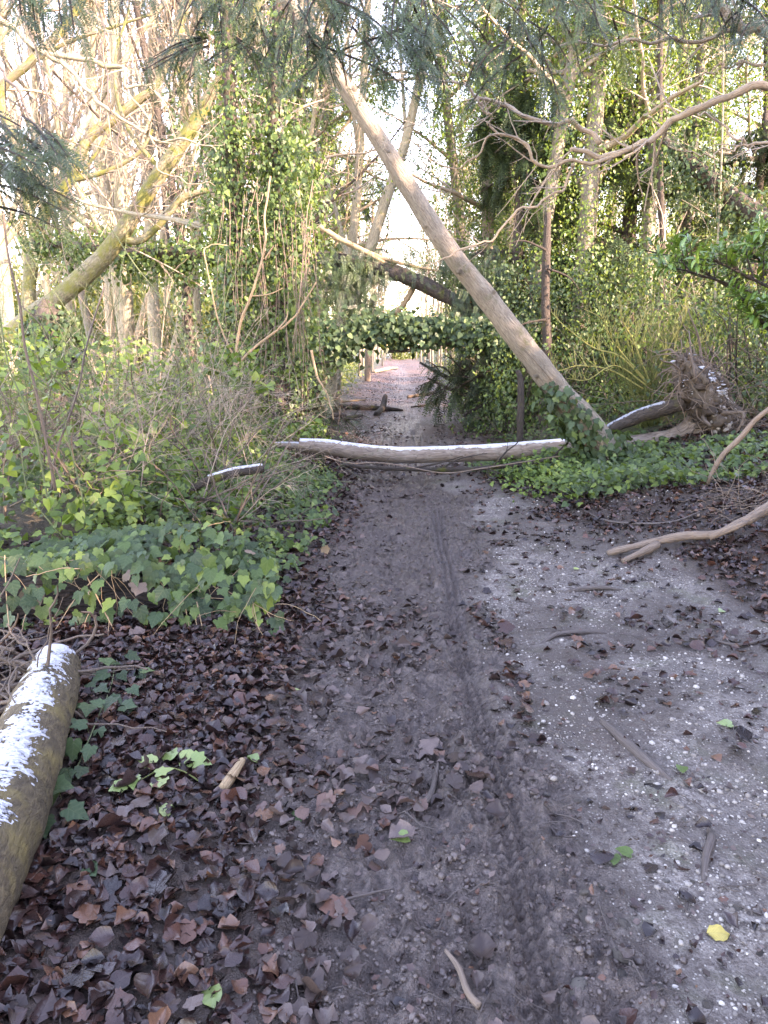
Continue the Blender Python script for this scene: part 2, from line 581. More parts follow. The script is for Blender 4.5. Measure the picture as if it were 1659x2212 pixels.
def leaf_mat(name, stops, rough=0.45, trans=0.3, tcol=(0.25, 0.35, 0.03), vein=0.5, veinscale=9.0, spots=None, spec=0.5, bump=0.25, edge=None):
    m, n = new_mat(name); b = NB(n)
    oi = b.n('ShaderNodeObjectInfo')
    v = b.math('FRACT', b.math('ADD', b.attr('v'), oi.outputs['Random']))
    col = b.ramp(v, stops)
    tc = b.n('ShaderNodeTexCoord')
    blot = b.noise(22, 3, 0.6, tc.outputs['Object'])
    col = b.mix(b.map(blot, 0.35, 0.75, 0.0, 0.45), col, spots or (0.02, 0.02, 0.012))
    luv = b.n('ShaderNodeAttribute', attribute_name='luv').outputs['Vector']
    sx = b.n('ShaderNodeSeparateXYZ'); b.l(luv, sx.inputs[0])
    ax = b.math('ABSOLUTE', sx.outputs[0])
    ph = b.math('MULTIPLY', b.math('SUBTRACT', sx.outputs[1], b.math('MULTIPLY', ax, 0.75)), veinscale * 2 * math.pi)
    vs = b.math('POWER', b.math('ADD', b.math('MULTIPLY', b.math('SINE', ph), 0.5), 0.5), 4.0)
    mid = b.map(ax, 0.0, 0.03, 1.0, 0.0)
    ve = b.math('MAXIMUM', b.math('MULTIPLY', vs, 0.6), mid)
    col = b.mix(b.math('MULTIPLY', ve, vein * 0.55), col, b.mix(0.5, col, edge or (0.30, 0.33, 0.16)))
    bp = b.n('ShaderNodeBump'); bp.inputs['Strength'].default_value = bump; bp.inputs['Distance'].default_value = 0.004
    b.l(b.math('ADD', ve, b.math('MULTIPLY', blot, 0.8)), bp.inputs['Height'])
    p = b.n('ShaderNodeBsdfPrincipled')
    b.l(col, p.inputs['Base Color'])
    b.l(b.map(blot, 0.3, 0.7, rough - 0.1, rough + 0.15), p.inputs['Roughness'])
    p.inputs['Specular IOR Level'].default_value = spec
    b.l(bp.outputs[0], p.inputs['Normal'])
    o = b.n('ShaderNodeOutputMaterial')
    if trans > 0:
        t = b.n('ShaderNodeBsdfTranslucent')
        b.l(b.mix(0.5, b.mix(1.0, col, (2.0, 2.0, 1.2), 'MULTIPLY'), tcol), t.inputs[0])
        mx = b.n('ShaderNodeMixShader'); mx.inputs[0].default_value = trans
        b.l(p.outputs[0], mx.inputs[1]); b.l(t.outputs[0], mx.inputs[2])
        b.l(mx.outputs[0], o.inputs[0])
    else:
        b.l(p.outputs[0], o.inputs[0])
    return m

def bark_mat(name, c1, c2, c3, scale=14.0, stretch=4.0, moss=0.0, mosscol=(0.10, 0.11, 0.02), rough=0.85, bump=0.6, lichen=0.0, dist=0.012, crk=0.5):
    """uses the tube's own coordinates: round the stem and along it"""
    m, n = new_mat(name); b = NB(n)
    tc = b.n('ShaderNodeTexCoord')
    luv = b.n('ShaderNodeAttribute', attribute_name='luv').outputs['Vector']
    sx = b.n('ShaderNodeSeparateXYZ'); b.l(luv, sx.inputs[0])
    a2 = b.math('MULTIPLY', sx.outputs[0], 2 * math.pi)
    cx = b.n('ShaderNodeCombineXYZ')
    b.l(b.math('COSINE', a2), cx.inputs[0]); b.l(b.math('SINE', a2), cx.inputs[1]); b.l(b.math('MULTIPLY', sx.outputs[1], 10.0 / stretch), cx.inputs[2])
    vec = b.n('ShaderNodeVectorMath', operation='ADD')
    b.l(cx.outputs[0], vec.inputs[0]); 
    wn = b.n('ShaderNodeTexNoise'); wn.inputs['Scale'].default_value = 3.0; b.l(tc.outputs['Object'], wn.inputs['Vector'])
    sc = b.n('ShaderNodeVectorMath', operation='SCALE'); b.l(wn.outputs['Color'], sc.inputs[0]); sc.inputs['Scale'].default_value = 0.5
    b.l(sc.outputs[0], vec.inputs[1])
    f1 = b.noise(scale * 0.35, 5, 0.65, vec.outputs[0])
    vo = b.n('ShaderNodeTexVoronoi', feature='DISTANCE_TO_EDGE'); vo.inputs['Scale'].default_value = scale * 0.3; b.l(vec.outputs[0], vo.inputs['Vector'])
    crack = b.map(vo.outputs['Distance'], 0.0, 0.12, 1.0, 0.0)
    big = b.noise(2.2, 3, 0.6, tc.outputs['Object'])
    col = b.ramp(f1, [(0.28, c1), (0.52, c2), (0.75, c3)])
    col = b.mix(b.math('MULTIPLY', crack, crk), col, tuple(x * 0.35 for x in c1))
    col = b.mix(b.map(big, 0.40, 0.70, 0.0, 0.5), col, tuple(x * 0.6 for x in c2))
    if lichen > 0:
        ln = b.noise(9, 3, 0.6, tc.outputs['Object'])
        col = b.mix(b.map(ln, 0.55, 0.66, 0.0, lichen), col, (0.42, 0.43, 0.36))
    if moss > 0:
        mn = b.noise(4.5, 4, 0.65, tc.outputs['Object'])
        col = b.mix(b.map(mn, 0.62 - 0.4 * moss, 0.75 - 0.3 * moss, 0.0, 0.9), col, mosscol)
    bp = b.n('ShaderNodeBump'); bp.inputs['Strength'].default_value = bump; bp.inputs['Distance'].default_value = dist
    b.l(b.math('SUBTRACT', b.math('MULTIPLY', f1, 1.6), b.math('MULTIPLY', crack, 1.3 * crk)), bp.inputs['Height'])
    p = b.n('ShaderNodeBsdfPrincipled')
    b.l(col, p.inputs['Base Color']); p.inputs['Roughness'].default_value = rough
    p.inputs['Specular IOR Level'].default_value = 0.3
    b.l(bp.outputs[0], p.inputs['Normal'])
    o = b.n('ShaderNodeOutputMaterial'); b.l(p.outputs[0], o.inputs[0])
    return m

def plain_mat(name, stops, scale=20.0, rough=0.7, bump=0.4, dist=0.006, spec=0.4, sss=0.0):
    m, n = new_mat(name); b = NB(n)
    tc = b.n('ShaderNodeTexCoord'); oi = b.n('ShaderNodeObjectInfo')
    f = b.noise(scale, 4, 0.6, tc.outputs['Object'])
    v = b.math('FRACT', b.math('ADD', b.attr('v'), oi.outputs['Random']))
    col = b.ramp(b.math('ADD', b.math('MULTIPLY', v, 0.6), b.math('MULTIPLY', f, 0.4)), stops)
    bp = b.n('ShaderNodeBump'); bp.inputs['Strength'].default_value = bump; bp.inputs['Distance'].default_value = dist
    b.l(f, bp.inputs['Height'])
    p = b.n('ShaderNodeBsdfPrincipled')
    b.l(col, p.inputs['Base Color']); p.inputs['Roughness'].default_value = rough
    p.inputs['Specular IOR Level'].default_value = spec
    if sss > 0:
        p.inputs['Subsurface Weight'].default_value = sss; p.inputs['Subsurface Radius'].default_value = (0.02, 0.02, 0.02)
    b.l(bp.outputs[0], p.inputs['Normal'])
    o = b.n('ShaderNodeOutputMaterial'); b.l(p.outputs[0], o.inputs[0])
    return m

def ground_mat(name):
    m, n = new_mat(name); b = NB(n)
    tc = b.n('ShaderNodeTexCoord'); pos = tc.outputs['Object']
    mud, grav = b.attr('mud'), b.attr('grav')
    n1 = b.noise(7, 5, 0.65, pos); n2 = b.noise(38, 4, 0.65, pos); n3 = b.noise(130, 3, 0.6, pos)
    mudc = b.ramp(n1, [(0.3, (0.060, 0.044, 0.037)), (0.55, (0.115, 0.088, 0.075)), (0.8, (0.18, 0.146, 0.126))])
    mudc = b.mix(b.map(n2, 0.40, 0.60, 0.0, 0.85), mudc, (0.034, 0.025, 0.022))  # dark mottling in the colour stands in for shade in the mud's pits
    mudc = b.mix(b.map(n3, 0.48, 0.64, 0.0, 0.6), mudc, (0.030, 0.022, 0.019))
    soil = b.ramp(n2, [(0.3, (0.018, 0.012, 0.009)), (0.7, (0.060, 0.038, 0.028))])
    gb = b.ramp(b.math('ADD', b.math('MULTIPLY', n1, 0.6), b.math('MULTIPLY', b.noise(2.6, 3, 0.6, pos), 0.4)), [(0.36, (0.085, 0.072, 0.064)), (0.5, (0.155, 0.134, 0.118)), (0.64, (0.27, 0.242, 0.212))])
    gb = b.mix(b.map(n2, 0.46, 0.60, 0.0, 0.85), gb, (0.070, 0.054, 0.046))
    gb = b.mix(b.map(n3, 0.50, 0.64, 0.0, 0.7), gb, (0.060, 0.046, 0.040))
    vo = b.n('ShaderNodeTexVoronoi'); vo.inputs['Scale'].default_value = 85; b.l(pos, vo.inputs['Vector'])
    sxy = b.n('ShaderNodeSeparateXYZ'); b.l(vo.outputs['Color'], sxy.inputs[0])
    chip = b.math('MULTIPLY', b.map(vo.outputs['Distance'], 0.22, 0.40, 1.0, 0.0), b.map(sxy.outputs[0], 0.62, 1.0, 0.0, 1.0))
    gb = b.mix(b.math('MULTIPLY', chip, 0.85), gb, (0.52, 0.49, 0.44))
    alg = b.noise(3.0, 3, 0.6, pos)
    gb = b.mix(b.map(alg, 0.56, 0.72, 0.0, 0.35), gb, (0.10, 0.13, 0.05))
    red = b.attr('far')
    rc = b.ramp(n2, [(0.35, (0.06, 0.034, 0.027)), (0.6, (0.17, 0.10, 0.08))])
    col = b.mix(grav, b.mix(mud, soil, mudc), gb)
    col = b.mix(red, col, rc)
    gn = b.attr('green')
    col = b.mix(gn, col, b.ramp(n2, [(0.35, (0.018, 0.024, 0.009)), (0.65, (0.055, 0.075, 0.022))]))
    rg = b.math('ADD', b.map(n1, 0.3, 0.7, -0.16, 0.2), b.math('ADD', b.math('MULTIPLY', mud, -0.26), 0.66))
    bp = b.n('ShaderNodeBump'); bp.inputs['Strength'].default_value = 1.0; bp.inputs['Distance'].default_value = 0.018
    b.l(b.math('ADD', b.math('ADD', n2, b.math('MULTIPLY', n3, 0.5)), b.math('MULTIPLY', b.math('MULTIPLY', chip, grav), 0.35)), bp.inputs['Height'])
    p = b.n('ShaderNodeBsdfPrincipled')
    b.l(col, p.inputs['Base Color']); b.l(rg, p.inputs['Roughness']); p.inputs['Specular IOR Level'].default_value = 0.5
    b.l(bp.outputs[0], p.inputs['Normal'])
    o = b.n('ShaderNodeOutputMaterial'); b.l(p.outputs[0], o.inputs[0])
    return m

MT = {}
MT['ground'] = ground_mat('wet_mud_and_chalk')
MT['litter'] = leaf_mat('wet_brown_leaf', [(0.0, (0.008, 0.005, 0.005)), (0.3, (0.022, 0.011, 0.010)), (0.5, (0.052, 0.022, 0.017)), (0.68, (0.032, 0.020, 0.019)), (0.88, (0.090, 0.036, 0.024)), (1.0, (0.16, 0.08, 0.048))], rough=0.30, spec=0.45, trans=0.0, vein=0.25, veinscale=6, spots=(0.012, 0.008, 0.008), edge=(0.012, 0.008, 0.007), bump=0.15)
MT['muddy'] = leaf_mat('mud_caked_leaf', [(0.0, (0.030, 0.020, 0.018)), (0.5, (0.075, 0.053, 0.046)), (0.85, (0.13, 0.098, 0.088)), (1.0, (0.12, 0.055, 0.038))], rough=0.38, spec=0.3, trans=0.0, vein=0.15, veinscale=6, spots=(0.03, 0.022, 0.019), edge=(0.03, 0.02, 0.02), bump=0.15)
MT['ivy'] = leaf_mat('ivy_leaf', [(0.0, (0.018, 0.040, 0.016)), (0.4, (0.040, 0.085, 0.028)), (0.75, (0.070, 0.13, 0.036)), (1.0, (0.15, 0.22, 0.050))], rough=0.42, trans=0.22, vein=0.35, veinscale=4, spots=(0.016, 0.035, 0.012), spec=0.3)
MT['ivydark'] = leaf_mat('dark_ivy_leaf', [(0.0, (0.016, 0.036, 0.018)), (0.5, (0.030, 0.066, 0.032)), (0.85, (0.050, 0.095, 0.045)), (1.0, (0.10, 0.16, 0.05))], rough=0.45, trans=0.15, vein=0.4, veinscale=4, spots=(0.012, 0.028, 0.012), spec=0.25)
MT['bush'] = leaf_mat('fresh_green_leaf', [(0.0, (0.030, 0.070, 0.016)), (0.4, (0.070, 0.14, 0.028)), (0.75, (0.13, 0.21, 0.042)), (1.0, (0.24, 0.31, 0.07))], rough=0.42, trans=0.28, vein=0.3, veinscale=5, spots=(0.03, 0.06, 0.016), spec=0.35)
MT['glossy'] = leaf_mat('glossy_leaf', [(0.0, (0.030, 0.085, 0.022)), (0.6, (0.065, 0.16, 0.035)), (1.0, (0.13, 0.24, 0.05))], rough=0.22, trans=0.2, vein=0.3, veinscale=6, spec=0.7, spots=(0.03, 0.07, 0.02))
MT['yew'] = leaf_mat('yew_needle', [(0.0, (0.018, 0.036, 0.018)), (0.5, (0.034, 0.066, 0.028)), (0.85, (0.052, 0.092, 0.034)), (1.0, (0.085, 0.13, 0.040))], rough=0.45, trans=0.12, tcol=(0.10, 0.16, 0.02), vein=0.0, spots=(0.010, 0.020, 0.010))
MT['farleaf'] = leaf_mat('woodland_leaf', [(0.0, (0.045, 0.075, 0.018)), (0.5, (0.085, 0.12, 0.026)), (0.85, (0.13, 0.16, 0.036)), (1.0, (0.20, 0.20, 0.05))], rough=0.45, trans=0.3, tcol=(0.30, 0.32, 0.04), vein=0.0, spots=(0.03, 0.05, 0.012))
MT['bark'] = bark_mat('grey_bark', (0.13, 0.115, 0.09), (0.23, 0.205, 0.165), (0.34, 0.31, 0.255), moss=0.12, mosscol=(0.16, 0.16, 0.06))
MT['lean'] = bark_mat('pale_fissured_bark', (0.15, 0.122, 0.092), (0.31, 0.27, 0.212), (0.46, 0.41, 0.335), scale=30, stretch=8, crk=0.22, bump=1.0, lichen=0.2, dist=0.03, moss=0.08, mosscol=(0.12, 0.12, 0.05))
MT['mossy'] = bark_mat('mossy_bark', (0.10, 0.085, 0.055), (0.20, 0.18, 0.12), (0.30, 0.27, 0.19), moss=0.5, mosscol=(0.13, 0.135, 0.03))
MT['pale'] = bark_mat('pale_bark', (0.22, 0.19, 0.13), (0.36, 0.32, 0.23), (0.46, 0.42, 0.32), moss=0.12, mosscol=(0.22, 0.22, 0.07), stretch=5)  # paler bark tone, alike on every side of the stem
MT['twig'] = bark_mat('pale_twig_bark', (0.20, 0.155, 0.115), (0.34, 0.28, 0.215), (0.44, 0.38, 0.30), bump=0.2)
MT['brown'] = bark_mat('dark_brown_bark', (0.036, 0.029, 0.024), (0.070, 0.057, 0.047), (0.12, 0.102, 0.086), bump=0.8, moss=0.1)
MT['rotten'] = bark_mat('shade_dark_rotten_wood', (0.012, 0.009, 0.007), (0.030, 0.022, 0.017), (0.065, 0.048, 0.036), stretch=8, bump=1.0, dist=0.03)  # near-black tone also holds the shade under the hanging ivy
MT['log'] = bark_mat('fallen_log_bark', (0.12, 0.092, 0.075), (0.22, 0.178, 0.145), (0.34, 0.29, 0.24), stretch=9, bump=0.5, lichen=0.15)
MT['snowlog'] = bark_mat('wet_algae_bark', (0.045, 0.034, 0.024), (0.11, 0.085, 0.052), (0.20, 0.155, 0.085), scale=22, stretch=3, bump=1.0, crk=0.12, moss=0.22, mosscol=(0.20, 0.155, 0.06))
MT['stick'] = bark_mat('stripped_stick', (0.12, 0.085, 0.065), (0.23, 0.175, 0.135), (0.36, 0.29, 0.22), stretch=7, bump=0.4)
MT['orange'] = bark_mat('peeling_dead_wood', (0.22, 0.14, 0.075), (0.38, 0.27, 0.16), (0.46, 0.36, 0.24), stretch=7, bump=0.3)
MT['greystick'] = bark_mat('muddy_stick', (0.060, 0.048, 0.043), (0.115, 0.095, 0.085), (0.17, 0.145, 0.13), stretch=7, bump=0.4, rough=0.5)
MT['stem'] = bark_mat('green_stem', (0.055, 0.070, 0.030), (0.11, 0.14, 0.065), (0.19, 0.22, 0.13), bump=0.15)
MT['broom'] = bark_mat('broom_stem', (0.060, 0.080, 0.022), (0.12, 0.145, 0.042), (0.22, 0.23, 0.085), bump=0.2)
MT['lichen'] = bark_mat('sun_yellow_lichened_shoot', (0.17, 0.17, 0.05), (0.32, 0.31, 0.10), (0.46, 0.43, 0.19), bump=0.3)  # lichen yellow strengthened to hold the sunlight on the broom shoots
MT['root'] = bark_mat('root_bark', (0.075, 0.055, 0.042), (0.145, 0.112, 0.088), (0.25, 0.21, 0.17), bump=0.3)
MT['snow'] = plain_mat('old_snow', [(0.0, (0.22, 0.24, 0.26)), (0.45, (0.38, 0.405, 0.43)), (1.0, (0.56, 0.58, 0.60))], 90, 0.8, 0.8, 0.008, 0.25)
MT['soil'] = plain_mat('root_soil', [(0.0, (0.020, 0.014, 0.010)), (0.5, (0.050, 0.037, 0.028)), (1.0, (0.12, 0.095, 0.07))], 16, 0.9, 0.9, 0.03)
MT['chalk'] = plain_mat('chalk_stone', [(0.0, (0.085, 0.072, 0.062)), (0.4, (0.19, 0.17, 0.15)), (0.7, (0.36, 0.335, 0.30)), (1.0, (0.60, 0.58, 0.53))], 30, 0.7, 0.4, 0.004)
MT['flint'] = plain_mat('muddy_flint', [(0.0, (0.035, 0.032, 0.030)), (0.4, (0.075, 0.064, 0.056)), (0.75, (0.13, 0.115, 0.10)), (1.0, (0.30, 0.285, 0.26))], 45, 0.5, 0.9, 0.012)
MT['mudclod'] = plain_mat('mud_crumb', [(0.0, (0.040, 0.030, 0.026)), (0.5, (0.080, 0.062, 0.054)), (1.0, (0.14, 0.112, 0.098))], 30, 0.42, 0.5, 0.004, 0.5)
MT['greenleaf'] = leaf_mat('fallen_green_leaf', [(0.0, (0.10, 0.17, 0.045)), (0.5, (0.17, 0.26, 0.08)), (1.0, (0.26, 0.33, 0.12))], rough=0.35, trans=0.1, vein=0.5, veinscale=4, spots=(0.10, 0.13, 0.05))
MT['yellowleaf'] = leaf_mat('fallen_yellow_leaf', [(0.0, (0.34, 0.26, 0.05)), (1.0, (0.42, 0.34, 0.09))], rough=0.4, trans=0.1, vein=0.4, spots=(0.20, 0.14, 0.03))
MT['deadleaf'] = leaf_mat('withered_leaf', [(0.0, (0.07, 0.045, 0.035)), (1.0, (0.17, 0.12, 0.09))], rough=0.6, trans=0.1, vein=0.3)

T_BEECH = [t_oval(i, rows=7, jag=0.035, w=0.30 + 0.05 * (i % 3), curl=[-0.35, -0.15, 0.25, 0.5, 0.7, 0.1][i % 6], bend=[0.5, -0.4, 0.8, 0.2][i % 4], wave=0.030 + 0.015 * (i % 3)) for i in range(10)]
T_SYC = [t_lobed(20 + i, SYC, cup=[0.1, -0.1, 0.25][i % 3], droop=[0.2, -0.2, 0.35, -0.3][i % 4], wave=0.04) for i in range(6)]
T_LIT = T_BEECH + T_SYC[:2]
T_LITL = [t_oval(i, w=0.30 + 0.05 * (i % 3), curl=[-0.35, -0.15, 0.25, 0.5, 0.7, 0.1][i % 6], bend=[0.5, -0.4, 0.8, 0.2][i % 4], wave=0.06, jag=0.05, rows=4, cols=3) for i in range(10)] + T_SYC[:1]
T_IVY = [t_lobed(40 + i, IVY, cup=[0.12, 0.2, 0.05][i % 3], droop=[0.1, 0.25, 0.3][i % 3]) for i in range(5)]
T_IVYR = [t_lobed(50 + i, IVY2, cup=[0.12, 0.22][i % 2], droop=[0.15, 0.3, 0.2][i % 3]) for i in range(4)]
T_LAUREL = [t_oval(70 + i, w=0.17, curl=0.12, bend=-0.3, rows=6, jag=0.004, wave=0.006) for i in range(3)]
T_DIA = [t_diamond(0.06, 0.30), t_diamond(-0.05, 0.36), t_diamond(0.1, 0.4)]
T_QUAD = [t_quad(0.36), t_quad(0.28)]
T_FROND = [t_frond(80 + i, pairs=10, nl=0.25, nw=0.028, droop=[0.2, 0.45, 0.1][i], curve=[0.1, -0.1, 0.0][i]) for i in range(3)]
def tri_frond(t):
    V, F, U = t
    q = F[0]
    return V, [np.array([f for f in q[:-1] if (f[1] - f[0]) == 1] + [q[-1]])], U
T_FRONDL = [tri_frond(t_frond(85 + i, pairs=7, nl=0.28, nw=0.055, droop=[0.2, 0.45, 0.1][i], curve=[0.1, -0.1, 0.0][i])) for i in range(3)]
T_SPRAY = [t_frond(90 + i, pairs=26, nl=0.17, nw=0.015, taper=0.55, droop=[0.25, 0.5, 0.12, 0.4][i], curve=[0.15, -0.15, 0.05, -0.05][i]) for i in range(4)]

SUN_CUTS += [(P(1270, 730, 10.6), .75), (P(1400, 690, 10.6), .5), (P(570, 340, 10.5), .42), (P(1560, 745, 11.7), .6), (P(600, 925, 10), .35), (P(510, 920, 9.9), .35), (P(1190, 560, 13), .5), (P(1000, 560, 15), .6), (G(840, 806, .2), 1.6), (G(880, 790, .2), 1.5)]

# ================================================================== GROUND AND PATH
def axis_x():
    a = [np.arange(-1.3, 2.5, 0.0125)]
    s, x = 0.014, 2.5
    out = []
    while x < 300: out.append(x); s *= 1.14; x += s
    s, x = 0.014, -1.3
    neg = []
    while x > -300: s *= 1.14; x -= s; neg.append(x)
    return np.concatenate([np.array(neg[::-1]), a[0], np.array(out)])
def axis_y():
    y, ys = -14.0, []
    while y < 1.1: ys.append(y); y += 0.35
    y = 1.15
    while y < 420:
        ys.append(y); y += 0.0085 * y if y < 10 else 0.032 * y
    return np.array(ys)
ax_, ay_ = axis_x(), axis_y()
GX, GY = np.meshgrid(ax_, ay_)
GZ = H(GX, GY, False)
gm, gg = masks(GX, GY)
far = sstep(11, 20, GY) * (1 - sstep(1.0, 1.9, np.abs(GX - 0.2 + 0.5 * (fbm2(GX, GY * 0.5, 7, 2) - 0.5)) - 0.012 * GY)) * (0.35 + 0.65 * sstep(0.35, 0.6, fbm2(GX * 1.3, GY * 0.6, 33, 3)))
green = np.maximum(sstep(0.3, 1.2, -0.9 - GX), sstep(0.3, 1.2, GX - 1.7) * sstep(8, 10, GY)) * sstep(4.5, 7, GY) * 0.8
green = np.maximum(green, sstep(22, 40, GY) * sstep(2.2, 3.5, np.abs(GX)))
nx, ny = len(ax_), len(ay_)
idx = np.arange(nx * ny).reshape(ny, nx)
Q = np.stack([idx[:-1, :-1], idx[:-1, 1:], idx[1:, 1:], idx[1:, :-1]], -1).reshape(-1, 4)
isp = ((gm + gg)[:-1, :-1] > 0.35).ravel() & (np.abs(GX[:-1, :-1]).ravel() < 6) & (GY[:-1, :-1].ravel() > -13)
ALLV = np.stack([GX, GY, GZ], -1).reshape(-1, 3)
def ground_piece(name, faces, label):
    u, inv = np.unique(faces.ravel(), return_inverse=True)
    g = Geo(); g.add(ALLV[u], inv.reshape(-1, 4))
    o = g.build(name, MT['ground'])
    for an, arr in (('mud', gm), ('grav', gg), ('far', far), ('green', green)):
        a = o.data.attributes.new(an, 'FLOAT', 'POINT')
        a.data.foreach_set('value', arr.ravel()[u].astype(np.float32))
    o['kind'] = 'structure'
    o['label'] = label
    return o
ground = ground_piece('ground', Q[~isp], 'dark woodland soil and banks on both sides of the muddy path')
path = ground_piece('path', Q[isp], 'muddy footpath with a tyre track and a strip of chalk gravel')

# the tyre's print, fine enough to hold the tread
tx = np.linspace(-.115, .115, 36); ty_ = [1.2]
while ty_[-1] < 8.5: ty_.append(ty_[-1] + max(.007, .0030 * ty_[-1]))
ty_ = np.array(ty_); TX, TY = np.meshgrid(tx, ty_); TX = TX + track_x(TY)
TZ = H(TX, TY) + .004 - .03 * sstep(.085, .115, np.abs(TX - track_x(TY)))
ti_ = np.arange(TX.size).reshape(TX.shape)
g = Geo(); g.add(np.stack([TX, TY, TZ], -1).reshape(-1, 3), np.stack([ti_[:-1, :-1], ti_[:-1, 1:], ti_[1:, 1:], ti_[1:, :-1]], -1).reshape(-1, 4))
tyre_track = g.build('tyre_track', MT['ground'], path)
tm_, tg_ = masks(TX, TY)
for an, arr in (('mud', tm_), ('grav', tg_), ('far', 0 * TX), ('green', 0 * TX)):
    tyre_track.data.attributes.new(an, 'FLOAT', 'POINT').data.foreach_set('value', arr.ravel().astype(np.float32))

def bed(x, y, eps=0.03):
    """height and normal of the ground without the fine clods"""
    z = Hb(x, y)
    n = np.stack([-(Hb(x + eps, y) - Hb(x - eps, y)) / (2 * eps), -(Hb(x, y + eps) - Hb(x, y - eps)) / (2 * eps), np.ones_like(x)], -1)
    return nrmz(n)

# ------------------------------------------------------------------ fallen leaves
R1 = np.random.default_rng(11)
def litter_cloud(n, x0, x1, y0, y1, dens, r):
    x = r.uniform(x0, x1, n); u = r.random(n)
    y = y0 + (y1 - y0) * u
    k = r.random(n) < dens(x, y)
    return x[k], y[k]
def d_left(x, y):
    m, g = masks(x, y)
    n = fbm2(x * 2.2, y * 1.6, 123, 2)
    return np.clip(np.clip(1.0 - m - g, 0, 1) + 0.22 * sstep(0.45, 0.62, n) * m * sstep(-0.45, -0.0, 0.10 - x) + 0.08 * m * (x < 0.0), 0.0, 1) * (x < 0.6)
def d_right(x, y):
    m, g = masks(x, y)
    return np.clip((1 - m - np.minimum(1, g * 1.6)) * (0.8 + 0.5 * sstep(0.42, 0.58, fbm2(x * 1.4, y * 1.4, 77, 2))) + 0.03 * g, 0, 1) * (x > 0.5)
xs, ys = [], []
for (n, x0, x1, y0, y1, d) in ((3000, -4.2, -2.2, 1.15, 5.2, d_left), (14500, -2.2, 0.6, 1.15, 4.5, d_left), (10500, -2.2, 0.6, 4.5, 11, d_left), (5200, 0.9, 3.2, 1.3, 5.5, d_right), (13000, 0.5, 5.0, 5.0, 10.5, d_right)):
    a, b = litter_cloud(n, x0, x1, y0, y1, d, R1)
    xs.append(a); ys.append(b)
lx, ly = np.concatenate(xs), np.concatenate(ys)
lz = H(lx, ly) + R1.uniform(0.002, 0.022, len(lx))
nb = bed(lx, ly)
ln_ = nrmz(nb + R1.normal(0, 0.42, (len(lx), 3)))
ln_[R1.random(len(lx)) < 0.4] *= np.array([1, 1, 1.0])
th = R1.uniform(0, 2 * math.pi, len(lx))
lt = np.stack([np.cos(th), np.sin(th), R1.normal(0, 0.12, len(lx))], -1)
lsc = R1.uniform(0.030, 0.066, len(lx)) * np.where(R1.random(len(lx)) < 0.12, 1.35, 1.0)
lp = np.stack([lx, ly, lz], -1)
mm, gg_ = masks(lx, ly)
caked = R1.random(len(lx)) < np.clip(0.05 + 0.80 * sstep(0.45, 0.95, mm), 0, 1)
def litter(sel, mat, key, n, owner, label):
    p = lp[sel]
    d = np.linalg.norm(p - CAM[None], axis=1)
    sz = lsc[sel] / d * (np.abs(p[:, 0]) < 0.5 * p[:, 1]) * (p[:, 2] > lz[sel] - 1)
    # a leaf lying on top of the rest shows; give preference to the higher ones
    od = np.argsort(-sz)
    a, b = od[:n], od[n:]
    S = np.where(sel)[0]
    if n:
        pa = lp[S[a]].copy(); pa[:, 2] += 0.012
        leaf_parts('leaf', T_LIT, key, pa, lt[S[a]], ln_[S[a]], lsc[S[a]] * 1.05, mat, owner, R1)
    g = Geo(); S2 = S[b]
    scatter(g, T_LITL, lp[S2], lt[S2], ln_[S2], lsc[S2], R1.random(len(S2)), R1)
    o = stuff(g.build('leaf_litter', mat, owner))
    return o
litter(~caked & (lx < 0.55), MT['litter'], 'lit', 230, ground, '')
litter(~caked & (lx >= 0.55), MT['litter'], 'lit', 70, ground, '')
litter(caked, MT['muddy'], 'mudlit', 160, path, '')
# thin litter on the gravel and on the far path
n = 3600
x = R1.uniform(0.3, 2.6, n); y = R1.uniform(1.3, 9, n)
mm, gg_ = masks(x, y); k = R1.random(n) < gg_ * 0.20 + 0.04 * mm; x, y = x[k], y[k]
g = Geo()
pp = np.stack([x, y, H(x, y) + 0.006], -1); th = R1.uniform(0, 6.28, len(x))
scatter(g, T_LITL, pp, np.stack([np.cos(th), np.sin(th), 0 * x], -1), nrmz(bed(x, y) + R1.normal(0, 0.12, (len(x), 3))), R1.uniform(0.03, 0.065, len(x)), R1.random(len(x)), R1)
stuff(g.build('thin_leaf_litter', MT['litter'], path))
n = 16000
y = 10 + 40 * R1.random(n) ** 1.3; x = R1.normal(0.0, 1.0, n) * (1.25 + 0.012 * y) * 0.9
k = R1.random(n) < 0.25 + 0.75 * sstep(0.4, 0.6, fbm2(x * 1.1, y * 0.6, 33, 3)) - 0.5 * np.exp(-((x - 0.5) / 0.4) ** 2); x, y = x[k], y[k]
g = Geo()
th = R1.uniform(0, 6.28, len(x))
scatter(g, T_DIA, np.stack([x, y, H(x, y) + 0.012], -1), np.stack([np.cos(th), np.sin(th), R1.normal(0, 0.2, len(x))], -1), nrmz(np.array([[0, 0, 1.0]]) + R1.normal(0, 0.3, (len(x), 3))), R1.uniform(0.05, 0.09, len(x)), R1.random(len(x)), R1)
stuff(g.build('far_leaf_litter', MT['litter'], path))

